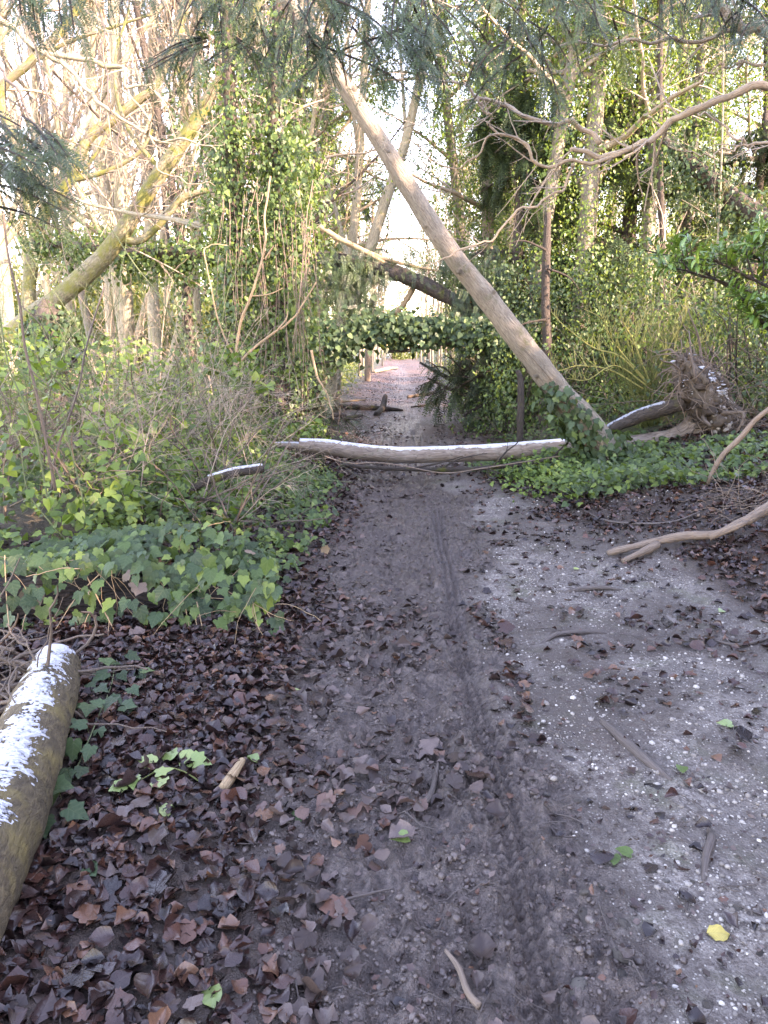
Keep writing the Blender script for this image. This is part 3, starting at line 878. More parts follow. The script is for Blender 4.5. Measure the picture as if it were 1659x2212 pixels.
# ------------------------------------------------------------------ chalk and flint pieces
def stone_template(seed, sub=1, amp=0.28, flat=0.62):
    import bmesh
    bm = bmesh.new(); bmesh.ops.create_icosphere(bm, subdivisions=sub, radius=0.5)
    V = np.array([v.co[:] for v in bm.verts]); F = np.array([[v.index for v in f.verts] for f in bm.faces]); bm.free()
    V = V * (1 + amp * 2 * (vn3(V * 2.6 + seed * 7.1, seed) - 0.5)[:, None])
    V = V * np.array([1, 0.8, flat])
    return V, [F], np.zeros_like(V)
T_ST = [stone_template(i, 1) for i in range(5)]
T_ST2 = [stone_template(i + 9, 2, 0.55, 0.5) for i in range(6)]
n = 30000
x = R1.uniform(0.25, 3.2, n); u = R1.random(n); y = 1.25 * (8.2 / 1.25) ** u
mm, gg_ = masks(x, y)
mound = np.exp(-(((x - 2.35) / 0.55) ** 2 + ((y - 6.9) / 0.45) ** 2))
dn = gg_ * (0.25 + 0.9 * sstep(0.42, 0.62, fbm2(x * 3.2, y * 2.6, 201, 3))) + 0.012 * mm + 0.9 * mound
k = R1.random(n) < dn; x, y = x[k], y[k]
s = np.exp(R1.normal(math.log(0.0085), 0.5, len(x)))
s = np.clip(s, 0.004, 0.032)
th = R1.uniform(0, 6.28, len(x))
sp = np.stack([x, y, H(x, y) + s * 0.08], -1); st_ = np.stack([np.cos(th), np.sin(th), 0 * x], -1); sn = nrmz(np.array([[0, 0, 1.0]]) + R1.normal(0, 0.25, (len(x), 3)))
od = np.argsort(-s / np.linalg.norm(sp - CAM, axis=1) * (np.abs(x) < 0.5 * y))
leaf_parts('stone', T_ST, 'chalk', sp[od[:170]], st_[od[:170]], sn[od[:170]], s[od[:170]] * 1.15, MT['chalk'], path, R1)
g = Geo(); b = od[170:]
scatter(g, T_ST, sp[b], st_[b], sn[b], s[b], R1.random(len(b)), R1)
stuff(g.build('chalk_gravel', MT['chalk'], path, smooth=False))
# mud crumbs and trodden leaf scraps
n = 17000
x = R1.uniform(-0.8, 0.85, n); y = 1.25 * (8.5 / 1.25) ** R1.random(n)
mm, gg_ = masks(x, y); k = R1.random(n) < mm * sstep(.35, .6, fbm2(x * 5, y * 4, 301, 2)) * (1 - .85 * np.exp(-((x - track_x(y)) / .07) ** 4)); x, y = x[k], y[k]
s = np.clip(np.exp(R1.normal(math.log(.011), .5, len(x))), .004, .035); th = R1.uniform(0, 6.28, len(x))
g = Geo(); scatter(g, T_ST, np.stack([x, y, H(x, y) + s * .05], -1), np.stack([np.cos(th), np.sin(th), R1.normal(0, .3, len(x))], -1), nrmz(np.array([[0, 0, 1.0]]) + R1.normal(0, .4, (len(x), 3))), s, R1.random(len(x)), R1)
stuff(g.build('mud_crumbs', MT['mudclod'], path, smooth=False))
n = 9000
x = R1.uniform(-0.9, 2.6, n); y = 1.25 * (8.5 / 1.25) ** R1.random(n)
mm, gg_ = masks(x, y); k = R1.random(n) < mm * .8 * (1 - .8 * np.exp(-((x - track_x(y)) / .07) ** 4)) + .4 * gg_; x, y = x[k], y[k]; th = R1.uniform(0, 6.28, len(x))
for q, mt_ in ((R1.random(len(x)) < .6, 'muddy'), (None, 'litter')):
    q = q if q is not None else ~q0
    q0 = q
    g = Geo(); m_ = int(q.sum())
    scatter(g, T_DIA + T_LITL[:4], np.stack([x[q], y[q], H(x[q], y[q]) + .006], -1), np.stack([np.cos(th[q]), np.sin(th[q]), R1.normal(0, .25, m_)], -1), nrmz(np.array([[0, 0, 1.0]]) + R1.normal(0, .4, (m_, 3))), R1.uniform(.010, .032, m_), R1.random(m_), R1)
    stuff(g.build('leaf_scraps', MT[mt_], path))
# bigger flints half sunk in the path, where the photograph shows them
fl = [(1245, 1735, .055), (1262, 1925, .05), (1340, 2060, .075), (1345, 2120, .06), (1300, 1925, .05), (1440, 1905, .04), (1215, 1590, .04), (1415, 1440, .05), (1130, 1600, .035), (1265, 2000, .09), (1250, 2150, .08), (1530, 2180, .05), (1375, 1465, .04), (1180, 1720, .05), (1590, 1965, .06), (1480, 1780, .045), (1620, 1650, .045), (1110, 1925, .07), (1350, 2000, .06), (1420, 2150, .055), (760, 1690, .05), (1180, 2130, .06), (1500, 1920, .04), (1640, 2060, .05)]
fp = np.array([G(a, b_) for a, b_, _ in fl]); fs = np.array([c for _, _, c in fl]) * .72; fp[:, 2] -= fs * .16
th = R1.uniform(0, 6.28, len(fl))
leaf_parts('flint', T_ST2, 'flint', fp, np.stack([np.cos(th), np.sin(th), 0 * th], -1), nrmz(np.array([[0, 0, 1.0]]) + R1.normal(0, 0.2, (len(fl), 3))), fs, MT['flint'], path, R1)

# tiny twigs and bits trodden into the path
n = 700
x = R1.uniform(-1.6, 2.4, n); y = 1.3 * (9 / 1.3) ** R1.random(n); th = R1.uniform(0, math.pi, n); L = R1.uniform(0.03, 0.16, n)
pts = np.zeros((n, 4, 3))
for k in range(4):
    f = (k / 3 - 0.5)
    bx = x + np.cos(th) * L * f + R1.normal(0, 0.006, n); by = y + np.sin(th) * L * f + R1.normal(0, 0.006, n)
    pts[:, k] = np.stack([bx, by, H(bx, by) + 0.007 + R1.uniform(0, 0.008, n)], -1)
g = Geo(); tubes(g, pts, np.repeat(R1.uniform(0.0010, 0.0030, n)[:, None], 4, 1), 4, cap=False)
stuff(g.build('twig_debris', MT['greystick'], path))
# ================================================================== TREES BEHIND
R2 = np.random.default_rng(23)

def leaves_at(pts, sig, n, r, down=0.6, out=None, tipdown=0.7):
    """leaf positions in clumps round points"""
    c = pts[r.integers(0, len(pts), n)]
    off = r.normal(0, 1, (n, 3)) * np.asarray(sig)
    p = c + off
    nrm = nrmz(nrmz(off) * 0.8 + r.normal(0, 0.45, (n, 3)) + np.array([[0, 0, 0.5]]))
    tip = nrmz(r.normal(0, 0.6, (n, 3)) + np.array([[0, 0, -tipdown]]) + nrmz(off) * 0.3)
    return p, tip, nrm

def bare_tree_parts(seed, h, r0, stems=1, lean=0.04, first=0.35, k=(9, 6, 6), ang=(18, 50), fork=0.0):
    r = np.random.default_rng(seed)
    M = stems
    st = np.zeros((M, 3)) + r.normal(0, 0.12 if M > 1 else 0, (M, 3)) * np.array([1, 1, 0])
    st[:, 2] = -0.3
    d = np.array([[0, 0, 1.0]]) + r.normal(0, lean if M == 1 else 0.13, (M, 3)) * np.array([1, 1, 0])
    L = h * r.uniform(0.85, 1.05, M)
    tp, tR = grow(st, d, L, np.full(M, r0) * r.uniform(0.75, 1.0, M), 14, 0.035, (0, 0, 0.02), r, 0.25)
    tR[:, 0] *= 1.35
    p, d, l, q = spawn(tp, tR, L, k[0], first, ang[0], ang[1], 0.48, 0.55, r)
    l1, R1_ = grow(p, d, l, q, 9, 0.10, (0, 0, 0.07), r, 0.3)
    p, d, l2, q = spawn(l1, R1_, l, k[1], 0.2, 22, 60, 0.50, 0.6, r)
    l2p, R2_ = grow(p, d, l2, np.maximum(q, 0.010), 7, 0.14, (0, 0, 0.06), r, 0.35)
    p, d, l3, q = spawn(l2p, R2_, l2, k[2], 0.15, 25, 65, 0.55, 0.6, r)
    l3p, R3_ = grow(p, d, np.maximum(l3, 0.35), np.maximum(q, 0.0065), 5, 0.18, (0, 0, 0.05), r, 0.6)
    return (tp, tR), (l1, R1_), (l2p, R2_), (l3p, R3_)

def make_bare(name, seed, label, cat, loc, h, r0, bark='pale', group=None, tw=True, **kw):
    a, b, c, d = bare_tree_parts(seed, h, r0, **kw)
    t = thing(name, label, cat, loc, group)
    o = np.asarray(WL(t))
    g = Geo(); tubes(g, a[0] + o, a[1], 9, rough=0.10, rscale=3.5, seed=seed); g.build('trunk', MT[bark], t)
    g = Geo(); tubes(g, b[0] + o, b[1], 6, rough=0.05, cap=False); g.build('limbs', MT[bark], t)
    g = Geo(); tubes(g, c[0] + o, c[1], 4, cap=False)
    tubes(g, d[0] + o, d[1], 3, cap=False); stuff(g.build('crown', MT['twig'], t))
    return t

def ivy_sleeve(path_pts, rads, n, r, spread=0.12, hang=0.0, lump=1.0):
    """leaves all round a stem"""
    q, rr = spline(path_pts, rads, 60)
    T, A, B = frames(q[None]); T, A, B = T[0], A[0], B[0]
    i = r.integers(0, 60, n); a = r.uniform(0, 2 * math.pi, n)
    od = A[i] * np.cos(a)[:, None] + B[i] * np.sin(a)[:, None]
    lumpy = 0.4 + 1.4 * vn3(q[i] * 2.3 + od * 0.9, 5) ** 1.5 * lump
    dist = rr[i] + np.abs(r.normal(0, 1, n)) * spread * lumpy
    p = q[i] + od * dist[:, None] + r.normal(0, 0.05, (n, 3)) + np.array([0, 0, -1.0]) * (r.random(n) ** 3 * hang)[:, None]
    nrm = nrmz(od + np.array([[0, 0, 0.55]]) + r.normal(0, 0.4, (n, 3)))
    tip = nrmz(np.array([[0, 0, -0.9]]) + od * 0.3 + r.normal(0, 0.45, (n, 3)))
    return p, tip, nrm

def bx(px, Y, py=None):
    p = P(px, 800, Y)
    return np.array([p[0], Y, float(Hb(p[0], Y))])

# ---- the tall bare trees seen on the left (pixel column, distance, height, radius, stems)
left = [
    (22, 15.5, 15, .15, 1, 'pale', 'tall grey trunk at the far left edge, behind the brown sapling'),
    (150, 26, 17, .16, 1, 'pale', 'pale bare tree above the ivy mound on the left'),
    (215, 22, 16, .15, 1, 'bark', 'bare tree behind the leaning mossy trunk, its lower stem hidden by twigs'),
    (288, 17.5, 17, .21, 2, 'pale', 'twin-stemmed bare tree with thick grey trunks left of the dark ivied trunk'),
    (338, 19, 16, .20, 2, 'pale', 'forked bare tree with several upright limbs between the twin stems and the dark trunk'),
    (408, 15.5, 15, .11, 1, 'brown', 'slim dark trunk with a ragged ivy sleeve, left of the ivy tower'),
    (437, 20, 17, .15, 1, 'pale', 'straight bare trunk with a bright side just right of the dark ivied trunk'),
    (470, 16, 14, .13, 1, 'brown', 'reddish brown trunk close beside the ivy tower'),
    (250, 30, 18, .20, 3, 'pale', 'bare tree of three stems spreading like a vase in the left distance'),
    (60, 32, 18, .19, 3, 'pale', 'many-limbed bare tree in the far left distance'),
    (360, 34, 18, .2, 2, 'pale', 'bare tree far behind the mossy trunk with a fine crown of twigs'),
    (700, 17, 17, .17, 2, 'pale', 'pair of pale stems rising between the ivy tower and the leaning trunk'),
    (560, 27, 18, .18, 2, 'pale', 'bare tree far behind the ivy tower'),
    (110, 20, 15, .12, 1, 'pale', 'thin bare tree behind the drooping yew spray on the left'),
]
protos = []
single, multi = [], []
for i, (px, Y, h, r0, stems, bk, lab) in enumerate(left):
    have = [q for q in (single if stems == 1 else multi) if q[1] == bk]
    lim = {('pale', 1): 3, ('bark', 1): 1, ('brown', 1): 1}.get((bk, min(stems, 2)), 3)
    if len(have) >= lim:
        q = have[i % len(have)]
        t = copy_tree(q[0]); t.location = [float(c) for c in bx(px, Y)]; t.rotation_euler = (0, 0, i * 2.4)
        s_ = r0 / q[2]; t.scale = (s_, s_, h / q[3]); t['label'] = lab
    else:
        t = make_bare('bare_tree', 100 + i, lab, 'tree', bx(px, Y), h, r0, bk, 'bare trees standing left of the path', stems=stems, first=0.14 if stems > 1 else 0.16, k=((20 if stems == 1 else 9), 8, 6), ang=(14, 42) if stems > 1 else (18, 62))
        (single if stems == 1 else multi).append((t, bk, r0, h)); protos.append(t)
    if px in (408, 470):
        n = 900
        b0 = bx(px, Y)
        p, ti, nr = ivy_sleeve([b0 + [0, 0, z] for z in (0, 2, 4, 6.5)], [r0 * 1.2, r0, r0 * .9, r0 * .8], n, R2, 0.07, 0.2)
        iv = thing('climbing_ivy', 'ragged ivy on the %s trunk left of the ivy tower' % ('slim dark' if px == 408 else 'reddish brown'), 'ivy', b0)
        g = Geo(); scatter(g, T_IVYR, p, ti, nr, R2.uniform(.05, .09, n), R2.random(n), R2); stuff(g.build('foliage', MT['ivydark'], iv))

# far trees on both sides and along the avenue: copies of the same few trees
def put(proto, px_x, Y, s, label, group):
    c = copy_tree(proto)
    c.location = (px_x, Y, float(Hb(px_x, Y)))
    c.rotation_euler = (0, 0, float(R2.uniform(0, 6.28)))
    c.scale = (s, s, s * float(R2.uniform(0.9, 1.1)))
    c['label'] = label; c['group'] = group
    return c
for k in range(26):
    Y = R2.uniform(36, 90); x = -R2.uniform(0.06, 0.62) * Y - 2
    put(protos[int(R2.integers(0, len(protos)))], x, Y, R2.uniform(0.8, 1.15), 'distant bare tree deep in the wood left of the path', 'distant bare trees left of the path')
for k in range(16):
    Y = R2.uniform(34, 90); x = R2.uniform(0.08, 0.5) * Y + 2
    put(protos[int(R2.integers(0, len(protos)))], x, Y, R2.uniform(0.8, 1.1), 'distant bare tree deep in the wood right of the path', 'distant bare trees right of the path')
av = make_bare('avenue_tree', 171, 'slim tree in the line along the left edge of the far path', 'tree', (-2.0, 40, float(Hb(-2.0, 40))), 11, 0.10, 'bark', 'slim trees lining the left of the far path', stems=1, first=0.35, k=(9, 5, 5))
for k in range(15):
    Y = 44 + k * 4.4 + R2.uniform(-1, 1)
    put(av, -2.3 + R2.normal(0, 0.35), Y, R2.uniform(0.8, 1.15), 'slim tree in the line along the left edge of the far path', 'slim trees lining the left of the far path')
for k in range(15):
    Y = 36 + k * 4.6 + R2.uniform(-1, 1)
    put(av, 3.0 + R2.normal(0, 0.4), Y, R2.uniform(0.8, 1.15), 'slim tree in the line along the right edge of the far path', 'slim trees lining the right of the far path')
# the single bare stem by the path just below the ivy bridge
b0 = G(793, 824)
t = thing('young_tree', 'single pale leaning stem on the left edge of the path below the ivied fallen trunk', 'tree', b0)
g = Geo(); limb(g, [b0 - [0, 0, .2], b0 + [.10, 0, 1.4], b0 + [.28, 0, 4.0], b0 + [.3, 0, 8]], [.15, .13, .11, .06], 14, 8, .08, 4); g.build('trunk', MT['stick'], t)
g = Geo(); p, d, l, q = spawn(np.array([[b0 + [.28, 0, 4.0], b0 + [.3, 0, 6], b0 + [.3, 0, 8]]]), np.array([[.1, .08, .05]]), np.array([4.0]), 12, .1, 25, 60, .5, .5, R2)
a, b_ = grow(p, d, l, q, 7, .12, (0, 0, .05), R2); tubes(g, a, b_, 4, cap=False); stuff(g.build('crown', MT['twig'], t))

for k, (x, Y, s_) in enumerate(((-3.6, 58, 1.0), (-5.5, 66, 1.1), (4.6, 55, 1.0), (6.5, 70, 1.1), (-2.8, 92, 1.0), (3.4, 88, 1.0), (-6, 108, 1.1), (0, 116, 1.1), (4, 112, 1.0), (-3, 120, 1.2), (8, 104, 1.1), (-10, 112, 1.2))):
    put(protos[k % len(protos)], x, Y, s_, 'distant bare tree closing the view above the far path', 'distant bare trees above the far path')
# ---- leafy growth in the far distance
def far_bush(seed, w_, h, n, mat, sc=(.10, .18)):
    r = np.random.default_rng(seed)
    m = 26
    c = r.normal(0, 1, (m, 3)) * np.array([w_ * .36, w_ * .30, h * .26]) + np.array([0, 0, h * .48])
    p, ti, nr = leaves_at(c, (w_ * .10, w_ * .10, h * .09), n, r)
    p[:, 2] = np.abs(p[:, 2])
    g = Geo(); scatter(g, T_QUAD, p, ti, nr, r.uniform(*sc, n), r.random(n), r)
    st = np.zeros((7, 3)); d = r.normal(0, .4, (7, 3)) + np.array([0, 0, 1.0])
    a, b_ = grow(st, d, np.full(7, h * .75), np.full(7, .04), 7, .12, (0, 0, .04), r)
    s = Geo(); tubes(s, a, b_, 4, cap=False)
    return g, s
def make_bush(name, seed, w_, h, n, mat, label, loc, group, sc=(.15, .27), cat='bush'):
    g, s = far_bush(seed, w_, h, n, mat, sc)
    t = thing(name, label, cat, (0, 0, 0), group)
    stuff(g.build('foliage', MT[mat], t)); s.build('stem', MT['brown'], t)
    t.location = loc
    return t
bp = [make_bush('evergreen_bush', 300 + i, [7, 6, 9][i], [4.6, 6.5, 5.4][i], 8000, 'farleaf', 'sunlit yellow green bush far back in the wood on the left', (-12 - 6 * i, 52 + 6 * i, float(Hb(-12 - 6 * i, 52 + 6 * i))), 'sunlit bushes far back on the left') for i in range(3)]
for k in range(26):
    Y = R2.uniform(34, 85); x = -R2.uniform(0.05, 0.60) * Y - 6.5
    put(bp[k % 3], x, Y, R2.uniform(0.8, 1.3), 'sunlit yellow green bush far back in the wood on the left', 'sunlit bushes far back on the left')
for k in range(18):
    Y = R2.uniform(24, 85); x = R2.uniform(0.10, 0.50) * Y + 6.5
    put(bp[k % 3], x, Y, R2.uniform(0.6, 1.2), 'green bush far back in the wood on the right', 'bushes far back on the right')
for k in range(10):
    Y = 105 + R2.uniform(0, 20); x = R2.uniform(-22, 22)
    put(bp[k % 3], x, Y, R2.uniform(0.9, 1.5), 'bush closing the far end of the path', 'bushes at the far end of the path')
# the wood beyond, one mass
n = 20000
x = R2.uniform(-150, 150, n); y = R2.uniform(105, 150, n)
top = 7 + 6 * fbm2(x * .06, y * .06, 400, 3)
z = np.abs(R2.normal(0, .45, n)) * top
p = np.stack([x, y, z], -1)
g = Geo(); scatter(g, T_QUAD, p, rdir(R2, n), rdir(R2, n), R2.uniform(.35, .75, n), R2.random(n), R2)
o = g.build('distant_woodland', MT['farleaf']); tag(o, 'far-off mass of woodland closing the view behind the trees', 'woodland', None, 'stuff')

# ---- ivy-clad trees on the right and behind the leaning trunk
def ivy_tree(seed, loc, h, r0, n, label, mat='ivy', lean=(0, 0), spread=.30, group='ivy-clad trees right of the path', leaf=(.048, .082), bough=10, top=1.0):
    r = np.random.default_rng(seed)
    t = thing('ivy_clad_tree', label, 'tree', loc, group)
    o = np.asarray(loc)
    q = [o + [0, 0, -.3], o + [lean[0] * .3, lean[1] * .3, h * .33], o + [lean[0] * .7, lean[1] * .7, h * .68], o + [lean[0], lean[1], h]]
    g = Geo(); c, cr = limb(g, q, [r0 * 1.1, r0 * .8, r0 * .6, r0 * .3], 22, 8, .1, 4, seed); g.build('trunk', MT['bark'], t)
    p, d, l, rr = spawn(c[None], cr[None], np.array([h]), bough, .25, 35, 85, .24, .5, r)
    a, b_ = grow(p, d, l, rr, 8, .14, (0, 0, .0), r)
    g = Geo(); tubes(g, a, b_, 5, cap=False)
    p2, d2, l2, r2 = spawn(a, b_, l, 4, .3, 30, 70, .6, .6, r)
    a2, b2 = grow(p2, d2, l2, r2, 6, .16, (0, 0, -.03), r); tubes(g, a2, b2, 3, cap=False)
    g.build('limbs', MT['twig'], t)
    n1 = int(n * .5)
    pa, ta, na = ivy_sleeve(q, [r0 * 1.3, r0, r0 * .9, r0 * .5], n1, r, spread, .5, 1.3)
    pb, tb, nb_ = leaves_at(np.concatenate([a[:, 2:].reshape(-1, 3), a2[:, 1:].reshape(-1, 3)]), (.13, .13, .16), n - n1, r, tipdown=1.0)
    pb[:, 2] -= r.random(len(pb)) ** 3 * .7
    g = Geo(); P_ = np.concatenate([pa, pb])
    scatter(g, T_QUAD, P_, np.concatenate([ta, tb]), np.concatenate([na, nb_]), r.uniform(*leaf, n), r.random(n), r)
    stuff(g.build('foliage', MT[mat], t))
    return t
IV = 2.6
its = [
    (1030, 20, 13, .16, 8000, 'ivy-clad tree just right of the leaning trunk top, over the path', 'bush', (-1.6, 0)),
    (1060, 17, 12, .15, 8000, 'leafy ivied tree behind the middle of the leaning trunk', 'ivy', (-.5, 0)),
    (1080, 22, 14, .18, 8000, 'light green ivied tree far behind the hanging bare branch', 'bush', (.4, 0)),
    (1190, 18, 13, .15, 8000, 'ivied tree behind the dead brown stem', 'ivy', (-.3, 0)),
    (1300, 24, 14, .18, 7000, 'tall ivied tree behind the yellow broom', 'bush', (.5, 0)),
    (1455, 17, 13, .13, 6500, 'narrow dark column of ivy on a tall trunk at the upper right', 'ivydark', (.1, 0)),
    (1560, 21, 13, .16, 7000, 'pale green ivied tree behind the bare branch at the right edge', 'bush', (-.4, 0)),
    (1245, 14.5, 11, .10, 6500, 'thin-stemmed ivied tree between the dead brown stem and the broom', 'bush', (.3, 0)),
    (1120, 15, 11, .10, 6500, 'thin-stemmed ivied tree just left of the dead brown stem', 'bush', (.3, 0)),
    (1380, 14.8, 11, .10, 6500, 'thin-stemmed ivied tree behind the right end of the broom', 'ivy', (.3, 0)),
    (1500, 18, 12, .11, 6500, 'pale ivied tree behind the narrow dark ivy column', 'bush', (.3, 0)),
    (1700, 19, 12, .11, 6500, 'pale ivied tree half cut off by the right edge', 'bush', (.3, 0)),
    (1050, 25, 12, .12, 6500, 'far ivied tree seen just right of the leaning trunk', 'bush', (.3, 0)),
    (695, 24, 12, .12, 6500, 'far ivied tree just right of the ivy tower', 'bush', (.3, 0)),
    (735, 38, 13, .12, 6500, 'slender far ivied tree left of the far path, above the ivied bridge', 'bush', (.3, 0)),
    (975, 42, 13, .12, 6500, 'slender far ivied tree right of the far path, above the ivied bridge', 'ivy', (.3, 0)),
    (640, 19, 12, .12, 6500, 'ivied tree close behind the ivy tower', 'ivy', (.3, 0)),
    (1640, 16, 12, .15, 6500, 'ivied tree at the right edge above the glossy shrub', 'ivy', (-.2, 0)),
    (1400, 30, 14, .2, 6000, 'distant ivied tree between the two columns at upper right', 'bush', (.5, 0)),
    (670, 30, 14, .2, 7000, 'distant ivied tree framed by the leaning trunk', 'bush', (.5, 0)),
]
ip = {}
for i, (px, Y, h, r0, n, lab, m, ln) in enumerate(its):
    if m in ip and len(ip[m]) >= (2 if m != 'ivydark' else 1):
        q = ip[m][i % 2]; t = copy_tree(q); t.location = [float(c) for c in bx(px, Y)]; t.rotation_euler = (0, 0, i * 1.9); t['label'] = lab
        t.scale = (1.05, 1.05, float(R2.uniform(.9, 1.1)))
        continue
    ip.setdefault(m, [])
    t = ivy_tree(500 + i, bx(px, Y), h, r0, int(n * IV), lab, m, ln, bough=16); ip[m].append(t)
# ivied trunk leaning across the upper right corner
a, b_ = P(1430, 300, 13), P(1760, 560, 12)
t = thing('leaning_ivy_tree', 'dark ivied trunk slanting down across the right edge', 'tree', b_)
g = Geo(); q_ = [b_, P(1600, 440, 12.5), P(1500, 360, 12.8), a]; limb(g, q_, [.17, .15, .12, .08], 20, 8, .1, 4); g.build('trunk', MT['brown'], t)
p, ti, nr = ivy_sleeve(q_, [.17, .15, .12, .08], 2200, R2, .16, .3)
g = Geo(); scatter(g, T_DIA, p, ti, nr, R2.uniform(.06, .09, len(p)), R2.random(len(p)), R2); stuff(g.build('foliage', MT['ivydark'], t))

# ---- yews: drooping fronds
def yew_tree(seed, loc, h, spreadr, n, label, group, low=.08, mat='yew', sc=(.22, .36), boughs=52, lean=0.0):
    r = np.random.default_rng(seed)
    t = thing('yew_tree', label, 'tree', loc, group); o = np.asarray(loc, float)
    q = [o + [0, 0, -.3], o + [lean * .4, 0, h * .4], o + [lean, 0, h]]
    g = Geo(); c, cr = limb(g, q, [.24, .17, .05], 18, 9, .12, 4, seed); g.build('trunk', MT['brown'], t)
    p, d, l, rr = spawn(c[None], cr[None], np.array([h]), boughs, low, 60, 100, .5, .42, r, .97)
    l = spreadr * r.uniform(.6, 1.1, len(l)) * (1.1 - .75 * np.clip((p[:, 2] - o[2]) / h, 0, 1))
    a, b_ = grow(p, d, l, np.maximum(rr, .015), 9, .09, (0, 0, -.035), r, .25)
    g = Geo(); tubes(g, a, b_, 5, cap=False)
    p2, d2, l2, r2 = spawn(a, b_, l, 9, .15, 35, 70, .42, .55, r)
    a2, b2 = grow(p2, d2, l2, r2, 6, .10, (0, 0, -.10), r); tubes(g, a2, b2, 3, cap=False)
    g.build('limbs', MT['brown'], t)
    i = r.integers(0, len(a2), n); u = r.uniform(.1, 1, n) * 4.99; k = np.floor(u).astype(int); f = (u - k)[:, None]
    pos = a2[i, k] * (1 - f) + a2[i, k + 1] * f
    dr = nrmz(a2[i, k + 1] - a2[i, k])
    sd = nrmz(np.cross(dr, np.array([[0, 0, 1.0]])) + 1e-6)
    sgn = np.where(r.random(n) < .5, -1, 1)[:, None]
    tip = nrmz(dr * r.uniform(.3, 1, (n, 1)) + sd * sgn * r.uniform(.2, .9, (n, 1)) + np.array([[0, 0, -1.0]]) * r.uniform(.1, .8, (n, 1)))
    nr = nrmz(np.array([[0, 0, 1.0]]) + r.normal(0, .3, (n, 3)))
    g = Geo(); scatter(g, T_FRONDL, pos, tip, nr, r.uniform(*sc, n), r.random(n), r)
    stuff(g.build('foliage', MT[mat], t))
    return t
ys_ = [
    (1340, 15.5, 6.0, 2.4, 3600, 'dark yew behind the broom, right of the dead brown stem'),
    (1110, 15.5, 6.5, 2.0, 3000, 'dark yew filling the gap behind the leaning trunk'),
    (1600, 15.5, 5.0, 2.0, 2600, 'dark yew behind the glossy shrub at the right'),
    (1170, 27, 6.5, 2.2, 2500, 'yew on the right edge of the far path'),
]
for i, (px, Y, h, s, n, lab) in enumerate(ys_):
    if i == 0:
        yp = yew_tree(600, bx(px, Y), h, s, 9500, lab, 'yews right of the path')
    else:
        t = copy_tree(yp); t.location = [float(c) for c in bx(px, Y)]; t.rotation_euler = (0, 0, i * 1.7); t.scale = (s / 2.4, s / 2.4, h / 6.0); t['label'] = lab
# low yew at the foot of the ivy tower
yew_tree(620, bx(600, 11.6), 2.6, 1.15, 1500, 'small dark yew at the foot of the ivy tower', None, .1, sc=(.14, .24), boughs=30)
yew_tree(621, bx(590, 16.5), 5.2, 1.4, 1700, 'dark yew behind the ivied fallen trunk left of the path', None, .25, boughs=24)

ya = yew_tree(622, bx(690, 27), 11.0, 3.6, 5200, 'dark yew arching over the far path from the left, beyond the ivied bridge', None, .34, sc=(.24, .40), boughs=44)
yb = copy_tree(ya); yb.location = [float(c) for c in bx(1045, 32)]; yb.rotation_euler = (0, 0, 2.0); yb['label'] = 'dark yew arching over the far path from the right, beyond the ivied bridge'
# ---- unseen yews added outside the picture on the right to keep the path in shade
shade = yew_tree(640, (6.2, 2.0, float(Hb(6.2, 2.0))), 10.5, 3.2, 4200, 'unseen yew added to the right of the camera to shade the path', 'unseen yews added to shade the path', .03, sc=(.34, .52), boughs=44)
def shade_copy(x, y, s, rz):
    c = copy_tree(shade); c.location = (x, y, float(Hb(x, y))); c.rotation_euler = (0, 0, rz); c.scale = (s, s, s)
    c['label'] = 'unseen yew added to the right of the camera to shade the path'
shade.scale = (.64, .64, .64); shade.location = (7.0, 2.0, float(Hb(7.0, 2.0)))
RS = np.random.default_rng(77)
for k in range(6):
    for j in range(10):
        x = 6.8 + 1.7 * k + RS.uniform(-.35, .35); y = 5.6 - 1.75 * j + .85 * (k % 2) + RS.uniform(-.35, .35)
        if y > 1.55 * x - 4.5 or (k == 0 and j == 2): continue
        if k in (3, 5) and j % 2: continue
        shade_copy(x, y, RS.uniform(.60, .74), RS.uniform(0, 6.28))
# ================================================================== THE MIDDLE: FALLEN AND LEANING TREES
R3 = np.random.default_rng(37)

def PL(lst, Y0, Y1=None):
    """a line of picture points carried from distance Y0 to Y1"""
    Y1 = Y0 if Y1 is None else Y1
    ys = np.linspace(Y0, Y1, len(lst))
    return [P(a, b, y) for (a, b), y in zip(lst, ys)]

def spray_twigs(geo, pts, R, L, k, r, lf=.5, lev=2, tmin=.15, amin=25, amax=65, wander=.14, trop=(0, 0, 0.0), rmin=.0022, N=5, sides=3):
    """side twigs on given stems (M,N,3)"""
    a, b = np.asarray(pts), np.asarray(R)
    l = np.asarray(L)
    out = []
    for s in range(lev):
        p, d, l, q = spawn(a, b, l, k[s], tmin, amin, amax, lf, .55, r)
        a, b = grow(p, d, l, np.maximum(q, rmin), N, wander, trop, r, .45)
        tubes(geo, a, b, sides, cap=False)
        out.append((a, b, l))
        N, sides = max(5, N - 1), 3
    return out

